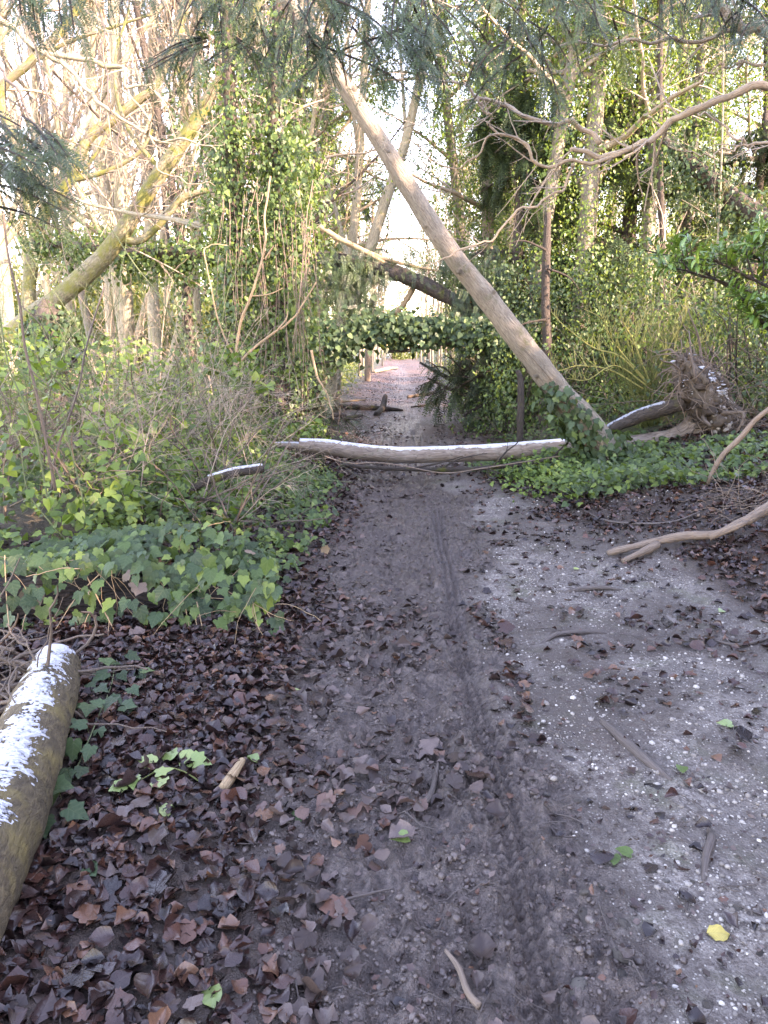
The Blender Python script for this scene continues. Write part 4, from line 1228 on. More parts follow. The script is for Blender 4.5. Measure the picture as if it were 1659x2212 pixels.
# ---- the leaning tree over the path
lean_px = [(1325, 1010), (1280, 930), (1225, 865), (1169, 797), (1080, 682), (1015, 597), (977, 550), (925, 474), (850, 352), (780, 240), (705, 125), (620, 0), (545, -110), (460, -240)]
lq = PL(lean_px, 8.9, 8.3)
lr = [.205, .172, .168, .165, .150, .138, .132, .126, .116, .106, .097, .090, .08, .06]
t = thing('leaning_tree', 'thick pale bare trunk leaning diagonally across the whole view', 'tree', lq[0])
lr = [q * (.95 if k < 2 else .82) for k, q in enumerate(lr)]
g = Geo(); limb(g, lq, lr, 160, 36, .075, 3.6, 3); trunk = g.build('trunk', MT['lean'], t)
q_, r_ = spline(lq, lr, 100)
for k, (u, az) in enumerate(((22, 3.6), (34, .6), (41, 4.3), (52, 2.9), (63, 5.2), (71, 1.0))):
    d = nrmz(np.array([math.cos(az), -.75, .45 * math.sin(az)])); s_ = q_[u] + d * r_[u] * .6
    g = Geo(); limb(g, [s_, s_ + d * r_[u] * .45, s_ + d * r_[u] * .62 + [0, 0, .01]], [.045, .032, .018], 9, 9, .18, 14, k); g.build('branch_stub', MT['lean'], trunk)
g = Geo()
for (a, b, c) in ((.78, (40, -30), .03), (.86, (-60, -60), .025), (.92, (70, -70), .03)):
    q, _ = spline(lq, lr, 100); s = q[int(a * 99)]
    e = s + np.array([b[0] / 60., R3.uniform(-.6, .6), -b[1] / 60. + .6])
    limb(g, [s, (s + e) / 2 + [0, 0, .1], e], [c, c * .8, c * .4], 10, 6, .05, 8); g.build('limb', MT['lean'], t); g = Geo()
# ivy on its foot
q, rr = spline(lq, lr, 120)
n = 950
i = (R3.random(n) ** 1.6 * 26).astype(int); a = R3.uniform(0, 6.28, n)
T, A, B = frames(q[None]); A, B, T = A[0], B[0], T[0]
od = A[i] * np.cos(a)[:, None] + B[i] * np.sin(a)[:, None]
keep = (od[:, 0] < .35) | (i < 7)
od, i = od[keep], i[keep]; n = len(i)
p = q[i] + od * (rr[i] + np.abs(R3.normal(0, .07, n)) + .015)[:, None] + R3.normal(0, .02, (n, 3))
iv = thing('climbing_ivy', 'dark ivy climbing the foot of the leaning trunk', 'ivy', lq[0])
split_leaves('leaf', 'foliage', T_IVY, 'ivyd', p, nrmz(np.array([[0, 0, -.8]]) + R3.normal(0, .5, (n, 3)) + od * .3), nrmz(od + np.array([[0, 0, .5]]) + R3.normal(0, .35, (n, 3))), R3.uniform(.06, .10, n), MT['ivydark'], iv, R3, 120)
g = Geo()
for k in range(9):
    a0 = R3.uniform(2, 4.5); j = np.linspace(0, R3.integers(14, 34), 10).astype(int)
    aa = a0 + .4 * np.sin(np.arange(10) * .8 + k)
    limb(g, q[j] + (A[j] * np.cos(aa)[:, None] + B[j] * np.sin(aa)[:, None]) * (rr[j] + .008)[:, None], np.linspace(.008, .003, 10), 20, 5)
g.build('stem', MT['root'], iv)

# ---- the log across the path with its upturned root plate
log_px = [(646, 962), (700, 966), (770, 976), (860, 984), (960, 982), (1060, 978), (1150, 972), (1235, 966), (1320, 964), (1400, 958), (1470, 945), (1520, 915)]
gq = PL(log_px, 9.4, 9.75); gr = [.070, .086, .090, .092, .092, .094, .098, .102, .108, .125, .15, .2]
plate = P(1535, 882, 9.8)
t = thing('fallen_tree', 'snow-topped fallen trunk lying across the path, with its upturned root plate at right', 'tree', (gq[4][0], gq[4][1], float(Hb(gq[4][0], gq[4][1]))))
g = Geo(); limb(g, gq, [q * 1.06 for q in gr], 140, 20, .06, 7, 8); trunk = g.build('trunk', MT['log'], t)
snow_on(gq[:8], [q * 1.06 for q in gr[:8]], 320, .62, .013, 4, .30, 22, 16.0).build('snow_cover', MT['snow'], trunk)
# root plate: a leaning disc of soil and roots facing away to the right
def lump(geo, c, sx, axes, amp, seed, sub=4):
    V, F, U = stone_template(seed, sub, 0.0, 1.0)
    V = V / np.array([1, .8, 1.0])
    V = V * (1 + amp * (fbm3(V * 3.2 + seed, seed) - .5)[:, None] * 2 + amp * .6 * (fbm3(V * 9 + seed, seed + 1) - .5)[:, None] * 2)
    V = V * np.asarray(sx)
    geo.add(V @ np.asarray(axes) + c, F, .5)
    return V @ np.asarray(axes) + c
def fbm3(p, seed):
    return .6 * vn3(p, seed) + .4 * vn3(p * 2.3, seed + 9)
nx_ = nrmz(np.array([.78, -.25, .48])); uy_ = nrmz(np.array([.52, .1, -.85])); uy_ = nrmz(uy_ - nx_ * (uy_ @ nx_)); uz_ = np.cross(nx_, uy_)
axes = np.stack([nx_, uy_, uz_])
g = Geo(); PV = lump(g, plate, (.54, 1.42, 1.15), axes, .30, 5, 5); g.build('root_soil', MT['soil'], t)
m = 230
k = R3.integers(0, len(PV), m); st0 = PV[k]
od = nrmz(st0 - plate)
a, b = grow(st0 - od * .05, od + R3.normal(0, .6, (m, 3)), R3.uniform(.18, .65, m), R3.uniform(.004, .013, m), 9, .42, (0, 0, -.05), R3, .3)
g = Geo(); tubes(g, a, b, 5, cap=False); stuff(g.build('root_tangle', MT['root'], t))
k = R3.integers(0, len(PV), 150); od = nrmz(PV[k] - plate)
a, b = grow(PV[k], od * .6 + R3.normal(0, .7, (150, 3)), R3.uniform(.3, .9, 150), R3.uniform(.004, .010, 150), 10, .30, (0, -.02, -.06), R3, .4)
g = Geo(); tubes(g, a, b, 5, cap=False); stuff(g.build('pale_root_tangle', MT['stick'], t))
for k in range(16):
    ang = k / 16 * 6.28 + R3.uniform(-.2, .2)
    d = axes[1] * math.cos(ang) * 1.0 + axes[2] * math.sin(ang)
    s = plate - nx_ * .1 + d * .25; e = plate + d * R3.uniform(.65, .95) + R3.normal(0, .12, 3); e2 = e + d * .25 + R3.normal(0, .18, 3)
    g = Geo(); limb(g, [s, (s + e) / 2 + R3.normal(0, .06, 3), e, e2], [.035, .026, .018, .006], 18, 7, .1, 9, k, .5, .08); g.build('root', MT['root'], t)
# chalk held in the plate, snow on its upper edge
rel = PV - plate
face = PV[(rel[:, 1] < .10) & (rel[:, 2] > -.30) & (rel[:, 0] > -.25)]
for k in range(90):
    c = face[R3.integers(0, len(face))]
    o = bpy.data.objects.new('stone', _tm['flint' if k % 3 == 0 else 'chalk'][k % 5]); C.objects.link(o); o.parent = t
    o.location = c - WL(t); s = R3.uniform(.04, .10); o.scale = (s, s, s); o.rotation_euler = tuple(R3.uniform(0, 6, 3))
g = Geo(); k = R3.integers(0, len(PV), 260); c = PV[k]
scatter(g, T_ST2, c, rdir(R3, 260), nrmz(c - plate), R3.uniform(.05, .17, 260), R3.random(260), R3)
stuff(g.build('soil_clods', MT['soil'], t))
top = PV[(rel[:, 2] > .12) & (rel[:, 1] < .15)]
g = Geo(); c = []
for k in range(6):
    s0 = top[R3.integers(0, len(top))]; near = top[np.linalg.norm(top - s0, axis=1) < R3.uniform(.08, .2)]
    c += [near[R3.integers(0, len(near))] for _ in range(14)]
c = np.array(c) + [0, -.02, .05]; n = len(c)
T_SN = [(V * np.array([1, 1, .4]), F, U) for V, F, U in T_ST2]
scatter(g, T_SN, c, rdir(R3, n) * [1, 1, .2], nrmz(nrmz(c - plate) * .7 + [0, 0, .9]), R3.uniform(.03, .075, n), R3.random(n), R3)
stuff(g.build('snow_patches', MT['snow'], t))
# broken thin end of the log on the left, lying in the bank
t = thing('broken_branch', 'thin snow-topped broken branch left of the cut end of the log', 'branch', P(600, 950, 9.6))
qq = PL([(585, 962), (615, 962), (648, 964)], 9.9, 9.6); g = Geo(); limb(g, qq, [.03, .04, .045], 16, 8, .06); w_ = g.build('wood', MT['log'], t)
snow_on(qq, [.03, .04, .045], 40, .6, .010, 3, .40).build('snow_cover', MT['snow'], w_)
# second dark log resting against the plate
t = thing('fallen_log', 'short dark log with snow on top slanting up to the root plate', 'log', P(1370, 915, 9.9))
qq = PL([(1285, 945), (1330, 922), (1385, 898), (1440, 882), (1475, 872)], 9.7, 9.6); rr_ = [.05, .07, .085, .09, .09]
g = Geo(); limb(g, qq, rr_, 40, 14, .09, 8); w_ = g.build('wood', MT['brown'], t)
snow_on(qq[:4], rr_[:4], 70, .55, .012, 6, 0.42).build('snow_cover', MT['snow'], w_)
# branches on the ground just in front of the log
def simple_limb(name, label, cat, pts, r_, mat, n=30, sides=8, rough=.08, forks=(), group=None, wig=.0, twigs=0, snow=None):
    o0 = np.array(pts[0]); t = thing(name, label, cat, o0, group)
    g = Geo(); limb(g, pts, r_, n, sides, rough, 9, len(label), .5, wig)
    w_ = g.build('wood', MT[mat], t)
    for fp_, fr in forks:
        g = Geo(); limb(g, fp_, fr, 16, sides, rough, 9, 3); g.build('fork', MT[mat], t)
    if twigs:
        q, rr = spline(pts, r_, 20); g = Geo()
        spray_twigs(g, q[None], rr[None], [np.linalg.norm(q[-1] - q[0])], (twigs, 3), R3, .25); stuff(g.build('twigs', MT[mat], t))
    if snow:
        snow_on(pts[snow[0]:snow[1]], r_[snow[0]:snow[1]], 70, .6, .010, 2, snow[2]).build('snow_cover', MT['snow'], w_)
    return t
simple_limb('fallen_branch', 'thin forked brown branch on the ground in front of the snowy log', 'branch', PL([(735, 1003), (800, 1010), (900, 1014), (1000, 1014), (1100, 1006), (1230, 990)], 8.9, 9.0), [.015, .024, .028, .028, .03, .03], 'brown', 40, 7, .1, [(PL([(900, 1010), (950, 1000), (1000, 985)], 8.85), [.012, .009, .005])], twigs=8)
simple_limb('vine_stem', 'long pale vine stem looping in front of the snowy log', 'branch', PL([(700, 985), (750, 1000), (820, 1000), (880, 1008), (960, 1022), (1040, 1012), (1130, 998), (1210, 985)], 8.7), [.007] * 8, 'stick', 50, 5, .05)

# ---- the ivied fallen trunk bridging the path
bq = PL([(540, 775), (640, 742), (760, 726), (900, 728), (1000, 730), (1090, 742), (1180, 770)], 13.4, 13.6)
t = thing('bridging_tree', 'dark fallen trunk bridging the path at head height', 'tree', bq[0])
g = Geo(); limb(g, bq, [.10, .12, .12, .12, .12, .13, .13], 40, 12, .1, 5); g.build('trunk', MT['brown'], t)
g = Geo(); qx = PL([(985, 735), (930, 748), (880, 757), (830, 760)], 13.4); limb(g, qx, [.045, .04, .03, .02], 14, 6); g.build('limb', MT['brown'], t)
n = 5200
u = R3.random(n); q, _ = spline(bq, [.1] * 7, 200); i = (u * 199).astype(int)
thick = np.interp(u, [0, .15, .45, .62, .8, 1], [.36, .36, .19, .15, .17, .26])
dz = R3.normal(.10, 1, n) * thick * .75 + np.where(u < .34, -.12, .10); dy = R3.normal(0, .16, n) - .08
p = q[i] + np.stack([R3.normal(0, .06, n), dy, dz], -1)
nn = nrmz(np.stack([R3.normal(0, .4, n), -.9 + R3.normal(0, .3, n), .6 + .8 * dz], -1))
iv = thing('ivy_mantle', 'thick dark ivy covering the fallen trunk that bridges the path', 'ivy', bq[0])
split_leaves('leaf', 'foliage', T_IVYR, 'ivyr', p, nrmz(np.array([[0, -.2, -.9]]) + R3.normal(0, .5, (n, 3))), nn, R3.uniform(.065, .115, n), MT['ivydark'], iv, R3, 200)

# ---- brown trunk slanting behind the bridge, with hanging yew growth
t = thing('broken_tree', 'dark brown trunk arching down behind the ivied bridge, with dead limbs', 'tree', P(690, 550, 15))
g = Geo(); limb(g, PL([(640, 560), (700, 558), (770, 568), (850, 588), (930, 622), (1000, 660), (1090, 720)], 15.5, 14.5), [.08, .13, .15, .15, .14, .12, .09], 40, 10, .12, 5); g.build('trunk', MT['brown'], t)
g = Geo()
for pl in ([(690, 490), (760, 530), (850, 565), (960, 588)], [(720, 510), (800, 550), (870, 592)], [(960, 640), (1010, 652), (1060, 640)], [(900, 610), (870, 660), (840, 690)]):
    limb(g, PL(pl, 15.0), [.055, .05, .035, .02][:len(pl)], 18, 6, .08); g.build('limb', MT['orange'], t); g = Geo()
n = 2000
c = np.concatenate([np.array([P(R3.uniform(700, 800), R3.uniform(590, 690), 15) for _ in range(24)]), np.array([P(R3.uniform(960, 1090), R3.uniform(560, 690), 14.6) for _ in range(24)]), np.array([P(R3.uniform(690, 940), R3.uniform(545, 600), 15) for _ in range(16)])])
p, ti, nr = leaves_at(c, (.16, .22, .16), n, R3, tipdown=1.2)
g = Geo(); scatter(g, T_FROND, p, ti, nr, R3.uniform(.16, .26, n), R3.random(n), R3); stuff(g.build('foliage', MT['yew'], t))

# ---- the ivy tower left of the path
b0 = bx(505, 10.8)
t = thing('ivied_tree', 'two close brown trunks inside the tall ivy tower left of the path', 'tree', b0)
t1 = [b0 - [0, 0, .2]] + PL([(500, 760), (502, 600), (506, 420), (497, 250), (492, 80), (488, -120)], 10.8); r1_ = [.13, .11, .10, .10, .09, .085, .07]
t2 = [bx(592, 10.8) - [0, 0, .2]] + PL([(600, 760), (612, 600), (604, 430), (592, 260), (598, 90), (606, -120)], 10.8); r2_ = [.12, .11, .10, .09, .085, .08, .06]
for a, b in ((t1, r1_), (t2, r2_)):
    g = Geo(); limb(g, a, b, 50, 12, .1, 5); g.build('trunk', MT['brown'], t)
g = Geo()
for pl in ([(600, 420), (650, 330), (690, 300)], [(500, 470), (450, 400), (440, 330)], [(590, 300), (640, 240), (700, 215)]):
    limb(g, PL(pl, 10.7), [.03, .022, .012], 12, 6); g.build('limb', MT['twig'], t); g = Geo()
n = 15000
pa, ta, na = ivy_sleeve(t1, r1_, 6000, R3, .12, .30, 1.2)
pb, tb, nb_ = ivy_sleeve(t2, r2_, 6000, R3, .13, .40, 1.3)
cl = []
for (x0, x1, y0, y1, m) in ((450, 690, 280, 500, 46), (470, 690, 480, 700, 40), (490, 680, 700, 860, 24), (470, 540, 90, 280, 10), (570, 640, 60, 280, 14)):
    cl.append(np.array([P(R3.uniform(x0, x1), R3.uniform(y0, y1), R3.uniform(10.2, 11.3)) for _ in range(m)]))
pc, tc_, nc = leaves_at(np.concatenate(cl), (.14, .15, .18), 8600, R3, tipdown=1.0)
pc[:, 2] -= R3.random(len(pc)) ** 3 * .5
iv = thing('ivy_tower', 'tall bulky tower of green ivy left of the path, pale at its sunlit shoulder', 'ivy', b0)
pp, tt, nn = np.concatenate([pa, pb, pc]), np.concatenate([ta, tb, tc_]), np.concatenate([na, nb_, nc])
nn = nrmz(nn + np.array([[0, -.35, 0]]))
k = (pp[:, 2] < 4.4) | (R3.random(len(pp)) < .45)
k &= vn3(pp * 1.9, 66) > .22
pp, tt, nn = pp[k], tt[k], nn[k]
split_leaves('leaf', 'foliage', T_IVYR, 'ivym', pp, tt, nn, R3.uniform(.045, .085, len(pp)), MT['ivy'], iv, R3, 220, T_DIA)
g = Geo(); m = 60
st0 = np.array([P(R3.uniform(480, 690), R3.uniform(380, 640), R3.uniform(10.1, 10.6)) for _ in range(m)])
a, b = grow(st0, np.array([[0, 0, -1.0]]) + R3.normal(0, .12, (m, 3)), R3.uniform(.8, 2.6, m), R3.uniform(.003, .007, m), 12, .06, (0, 0, -.1), R3, .5)
tubes(g, a, b, 4, cap=False); stuff(g.build('hanging_stems', MT['stick'], iv))
for lab, pl, r0 in (('peeling orange dead stem standing in front of the ivy tower', [(498, 850), (507, 793), (520, 694), (547, 628), (570, 545), (573, 463), (586, 380)], .022), ('forked dead branch slanting up in front of the ivy tower', [(500, 800), (547, 753), (590, 720), (632, 690), (660, 650), (682, 608)], .018), ('pale dead stick hanging below the left end of the ivied bridge', [(672, 756), (685, 812), (705, 850), (722, 905)], .018), ('thin pale stem hooked over left of the ivy tower', [(505, 770), (470, 690), (452, 600), (440, 545), (455, 530), (490, 528)], .012)):
    fk = []
    if 'orange' in lab: fk = [(PL([(540, 640), (580, 636), (612, 622)], 9.9), [.011, .009, .005]), (PL([(572, 560), (585, 540), (592, 530)], 9.9), [.012, .01, .007])]
    if 'forked' in lab: fk = [(PL([(600, 712), (618, 690), (622, 672)], 9.8), [.012, .009, .006])]
    simple_limb('dead_branch', lab, 'branch', PL(pl, 9.9), np.linspace(r0, r0 * .5, len(pl)).tolist(), 'orange', 34, 7, .08, fk, wig=.03)

# ---- the mossy trunk leaning up to the right on the left side
mq = PL([(20, 730), (75, 680), (130, 640), (200, 578), (258, 512), (300, 445), (350, 368), (405, 290), (450, 215), (490, 150), (540, 60), (580, -60)], 12.5, 12.0)
mr = [.17, .15, .14, .15, .13, .115, .105, .10, .088, .075, .06, .05]
t = thing('mossy_leaning_tree', 'mossy trunk leaning from the left edge up to the ivy tower', 'tree', mq[0])
g = Geo(); limb(g, mq, mr, 90, 16, .09, 4, 5); g.build('trunk', MT['mossy'], t)
for pl, r_ in (([(258, 515), (300, 520), (345, 485), (390, 432), (430, 415), (478, 408)], [.06, .06, .055, .05, .045, .035]), ([(405, 290), (400, 200), (380, 120), (395, 20)], [.035, .03, .022, .015]), ([(350, 368), (290, 300), (255, 220), (250, 120), (280, 20)], [.04, .035, .03, .022, .015]), ([(450, 215), (420, 130), (440, 40)], [.03, .022, .014])):
    g = Geo(); limb(g, PL(pl, 12.3), r_, 24, 8, .1, 6); g.build('limb', MT['mossy'], t)
g = Geo(); q, rr = spline(mq[3:], mr[3:], 24); spray_twigs(g, q[None], rr[None] * .25, [5.0], (36, 6, 4), R3, .42, 3, .1, 30, 80, .13, (0, 0, .03)); stuff(g.build('twigs', MT['twig'], t))
t = thing('mossy_limbed_tree', 'crooked yellow mossy tree at the upper left with limbs forking in the sun', 'tree', bx(40, 14))
g = Geo(); limb(g, [bx(40, 14) - [0, 0, .2]] + PL([(62, 650), (75, 520), (92, 470), (150, 390), (190, 300), (240, 262), (300, 215), (340, 180), (390, 60), (420, -40)], 14), [.13, .12, .11, .10, .09, .085, .08, .075, .06, .045, .03], 60, 12, .1, 5); g.build('trunk', MT['mossy'], t)
for pl, r_ in (([(75, 520), (40, 330), (0, 205), (60, 140), (135, 65), (180, 0), (210, -60)], [.09, .08, .075, .07, .07, .06, .05]), ([(150, 390), (230, 370), (300, 330), (330, 280)], [.05, .045, .035, .02]), ([(240, 262), (210, 330), (150, 400)], [.03, .03, .02]), ([(60, 140), (150, 90), (240, 60), (330, 30)], [.04, .035, .025, .015])):
    g = Geo(); limb(g, PL(pl, 14), r_, 24, 8, .1, 6); g.build('limb', MT['mossy'], t)
g = Geo()
for pl in ([(92, 470), (190, 300), (300, 215), (390, 60)], [(75, 520), (0, 205), (135, 65), (210, -60)]):
    q, rr = spline(PL(pl, 14), [.02] * 4, 18); spray_twigs(g, q[None], rr[None], [4.5], (22, 6, 4), R3, .42, 3, .1, 30, 80, .13, (0, 0, .03))
stuff(g.build('twigs', MT['twig'], t))
simple_limb('broken_pole', 'long thin pale branch caught across the mossy trunk, sloping down to the ivy tower', 'branch', PL([(150, 420), (190, 440), (290, 462), (380, 475), (480, 495)], 11.6, 11.0), [.015, .022, .028, .034, .04], 'pale', 30, 7, .06, [(PL([(380, 478), (430, 492), (475, 508)], 11), [.02, .02, .018])], twigs=10)
# ivied limb lying level behind it
hq = PL([(60, 525), (160, 530), (280, 545), (380, 548), (490, 560)], 14, 12.5)
t = thing('ivied_limb', 'level fallen limb hung with ivy between the mossy trunk and the ivy tower', 'tree', hq[0])
g = Geo(); limb(g, hq, [.05, .06, .08, .09, .09], 26, 8, .1); g.build('trunk', MT['brown'], t)
p, ti, nr = ivy_sleeve(hq, [.05, .06, .08, .09, .09], 2600, R3, .17, .35, 1.2)
g = Geo(); scatter(g, T_IVYR, p, ti, nr, R3.uniform(.05, .085, len(p)), R3.random(len(p)), R3); stuff(g.build('foliage', MT['ivy'], t))
# ivied stump mound under the mossy trunk
c0 = P(110, 720, 11)
t = thing('ivied_stump', 'dark ivied stump under the foot of the mossy leaning trunk', 'stump', (c0[0], c0[1], float(Hb(c0[0], c0[1]))))
g = Geo(); limb(g, [WL(t) - [0, 0, .2], c0 + [0, 0, .1], c0 + [.1, 0, .35]], [.32, .26, .16], 10, 10, .15); g.build('trunk', MT['brown'], t)
n = 2000; od = rdir(R3, n) * np.array([[1, .8, 1.3]])
p = c0 + [0, 0, -.25] + od * .48 * R3.uniform(.8, 1.1, (n, 1))
g = Geo(); scatter(g, T_IVYR, p, nrmz(np.array([[0, 0, -1.0]]) + R3.normal(0, .5, (n, 3))), nrmz(od + R3.normal(0, .4, (n, 3))), R3.uniform(.05, .08, n), R3.random(n), R3); stuff(g.build('foliage', MT['ivydark'], t))

# ---- dead stem on the right and thin trunks
t = thing('dead_tree', 'dark broken dead stem standing upright right of the leaning trunk', 'tree', bx(1178, 12.5))
g = Geo(); limb(g, [bx(1178, 12.5) - [0, 0, .2]] + PL([(1182, 760), (1178, 640), (1181, 540), (1184, 455)], 12.5), [.09, .08, .07, .065, .05], 30, 9, .14, 7); g.build('trunk', MT['brown'], t)
g = Geo()
for pl in ([(1180, 540), (1130, 520), (1090, 530)], [(1182, 580), (1230, 600), (1260, 640)], [(1180, 690), (1130, 700), (1100, 720)]):
    limb(g, PL(pl, 12.4), [.02, .014, .006], 10, 5); g.build('limb', MT['brown'], t); g = Geo()
for px, Y, lab, r_, topx in ((1432, 14, 'slim brown trunk behind the glossy shrub', .075, 1425), (1545, 12.5, 'thin pale stem rising through the glossy shrub', .022, 1560), (1130, 10.6, 'short dark stump of a stem beside the foot of the leaning trunk', .05, None), (1650, 18, 'grey trunk at the right edge behind the ivied leaning trunk', .12, 1655)):
    b_ = bx(px, Y); t = thing('slim_tree' if topx else 'dead_stump', lab, 'tree' if topx else 'stump', b_)
    if topx:
        qq = [b_ - [0, 0, .2], P(px, 640, Y), P(topx, 300, Y), P(topx + 4, -60, Y)]
    else:
        qq = [b_ - [0, 0, .2], P(1125, 840, Y), P(1118, 800, Y)]
    g = Geo(); limb(g, qq, [r_, r_ * .9, r_ * .7, r_ * .5][:len(qq)], 30, 8, .1, 5); g.build('trunk', MT['brown'] if 'pale' not in lab else MT['pale'], t)
    if topx:
        q, rr = spline(qq, [r_ * .4] * 4, 24); g = Geo(); spray_twigs(g, q[None], rr[None], [6.0], (16, 5), R3, .22, 2, .2); stuff(g.build('twigs', MT['twig'], t))

# ---- logs and branches lying on the path further on
simple_limb('fallen_branch', 'dark branch with an upturned fork lying on the left half of the far path', 'branch', [G(735, 884, .06), G(790, 886, .06), G(840, 888, .05), G(870, 889, .03)], [.07, .075, .06, .03], 'brown', 20, 8, .1, [([G(812, 898, .03), G(826, 889, .10), G(832, 884, .32)], [.06, .08, .07])])
simple_limb('fallen_branch', 'pale branch lying on the right edge of the far path', 'branch', [G(880, 860, .04), G(905, 858, .05), G(940, 853, .08)], [.05, .07, .06], 'stick', 14, 7, .12)
simple_limb('fallen_branch', 'slim dark stick on the right of the far path, nearer than the pale branch', 'branch', [G(888, 882, .03), G(915, 878, .03), G(935, 872, .04)], [.02, .03, .025], 'brown', 14, 6, .1)
simple_limb('fallen_branch', 'pale thin log on the left bank of the far path beside the bare stem', 'branch', [G(810, 806, .1), G(840, 800, .1), G(858, 797, .08)], [.10, .11, .08], 'pale', 14, 7, .12)
simple_limb('fallen_branch', 'thin pale broken branch low at the left edge of the path behind the snowy log', 'branch', [G(690, 876, .12), G(740, 878, .12), G(790, 872, .10)], [.025, .03, .02], 'orange', 14, 6, .1)
simple_limb('fallen_branch', 'dark stick lying on the right bank behind the snowy log', 'branch', [G(1000, 925, .03), G(1040, 908, .05), G(1075, 895, .06)], [.012, .016, .012], 'brown', 14, 6, .1)
simple_limb('fallen_branch', 'pale bent branch at the foot of the dead stump behind the leaning trunk', 'branch', [G(1060, 850, .1), G(1100, 866, .1), G(1150, 880, .1)], [.02, .035, .025], 'stick', 14, 6, .1)

# ---- broom bush with arching yellow shoots
b0 = bx(1412, 10.9)
t = thing('broom_bush', 'broom of thin green rods with yellow sunlit antler-like shoots, behind the root plate', 'bush', b0)
m = 70
d = np.stack([R3.normal(-.12, .42, m), R3.normal(0, .25, m), np.ones(m)], -1)
a, b = grow(b0 + R3.normal(0, .10, (m, 3)) * [1, 1, 0] - [0, 0, .05], d, R3.uniform(1.0, 2.1, m), R3.uniform(.006, .011, m), 10, .05, (0, 0, .01), R3, .35)
g = Geo(); tubes(g, a, b, 5, cap=False); spray_twigs(g, a, b, R3.uniform(1, 2, m), (6, 3), R3, .28, 2, .3, 12, 35, .05, (0, 0, .06), .003); g.build('rods', MT['broom'], t)
g = Geo()
for pl in ([(1400, 830), (1340, 770), (1280, 750), (1215, 700), (1192, 675)], [(1390, 840), (1320, 800), (1250, 790), (1205, 800), (1190, 770)], [(1405, 830), (1370, 740), (1345, 690), (1338, 640)], [(1415, 820), (1450, 740), (1478, 690), (1482, 655)], [(1400, 835), (1330, 790), (1270, 820), (1225, 818)], [(1410, 825), (1440, 770), (1500, 745), (1530, 735)], [(1398, 825), (1330, 745), (1300, 690), (1262, 668)], [(1402, 820), (1375, 750), (1385, 700), (1402, 670)]):
    q, rr = spline(PL(pl, 10.6, R3.uniform(10.0, 10.8)), np.linspace(.011, .005, len(pl)), 30)
    tubes(g, q, rr, 6)
    p, dd, l, qq = spawn(q[None], rr[None], np.array([1.2]), 16, .3, 35, 80, .22, .8, R3)
    a, b = grow(p, dd + np.array([[0, 0, .9]]), l, np.maximum(qq, .0045), 7, .14, (0, 0, .14), R3, .5); tubes(g, a, b, 5)
g.build('shoots', MT['lichen'], t)

# ---- glossy evergreen shrub at the right
t = thing('glossy_shrub', 'evergreen shrub with whorls of large glossy leaves at the right edge', 'shrub', bx(1640, 7.2))
g = Geo(); tips = []
for pl in ([(1720, 720), (1620, 650), (1540, 600), (1470, 560), (1390, 540)], [(1700, 640), (1600, 590), (1540, 560)], [(1720, 760), (1650, 700), (1600, 640)], [(1740, 620), (1660, 570), (1600, 545)], [(1720, 700), (1640, 640), (1500, 590), (1430, 575)], [(1730, 800), (1680, 720), (1640, 690)], [(1760, 600), (1690, 540), (1650, 520)]):
    Yp = R3.uniform(6.6, 7.4); q, rr = spline(PL(pl, Yp + .2, Yp), np.linspace(.016, .006, len(pl)), 20); tubes(g, q, rr, 6)
    p, dd, l, qq = spawn(q[None], rr[None], np.array([1.1]), 12, .25, 25, 60, .3, .7, R3)
    a, b = grow(p, dd + [0, 0, .4], l, np.maximum(qq, .004), 6, .08, (0, 0, .05), R3, .6); tubes(g, a, b, 4, cap=False)
    tips += [(a[k, j], a[k, 5] - a[k, 3]) for k in range(len(a)) for j in (3, 4, 5)] + [(q[-1], q[-1] - q[-3])]
g.build('stem', MT['brown'], t)
pos, tp, nm, sc_ = [], [], [], []
for c, dd in tips:
    dd = nrmz(dd); k = R3.integers(3, 6)
    for j in range(k):
        az = j / k * 6.28 + R3.uniform(-.3, .3)
        e1 = nrmz(np.cross(dd, [0, 0, 1.0]) + 1e-4); e2 = np.cross(e1, dd)
        o_ = e1 * math.cos(az) + e2 * math.sin(az)
        pos.append(c); tp.append(dd * .5 + o_ + [0, 0, -.1]); nm.append([0, 0, 1.0] + dd * .4 + R3.normal(0, .2, 3)); sc_.append(R3.uniform(.07, .13))
split_leaves('leaf', 'foliage', T_LAUREL, 'laurel', np.array(pos), nrmz(np.array(tp)), nrmz(np.array(nm)), np.array(sc_), MT['glossy'], t, R3, 240)
# ================================================================== UNDERGROWTH
R4 = np.random.default_rng(51)
def cover(name, label, mat, temps, n, xr, yr, dens, hgt, sc, parent=None, up=.8, seedk=0):
    """low leafy ground cover"""
    x = R4.uniform(*xr, n); y = yr[0] * (yr[1] / yr[0]) ** R4.random(n)
    k = R4.random(n) < dens(x, y); x, y = x[k], y[k]; n = len(x)
    z = H(x, y) + hgt(x, y) * R4.random(n) ** .6 + .02
    nr = nrmz(np.stack([R4.normal(0, .5, n), R4.normal(-.35, .4, n), np.full(n, up)], -1))
    ti = nrmz(np.stack([R4.normal(0, .8, n), R4.normal(-.3, .6, n), R4.normal(-.35, .3, n)], -1))
    g = Geo(); scatter(g, temps, np.stack([x, y, z], -1), ti, nr, R4.uniform(*sc, n), R4.random(n), R4)
    o = g.build(name, MT[mat]); tag(o, label, 'ground cover', None, 'stuff')
    return o
nz = lambda x, y, s, f=1.0: fbm2(x * f, y * f, s, 2)
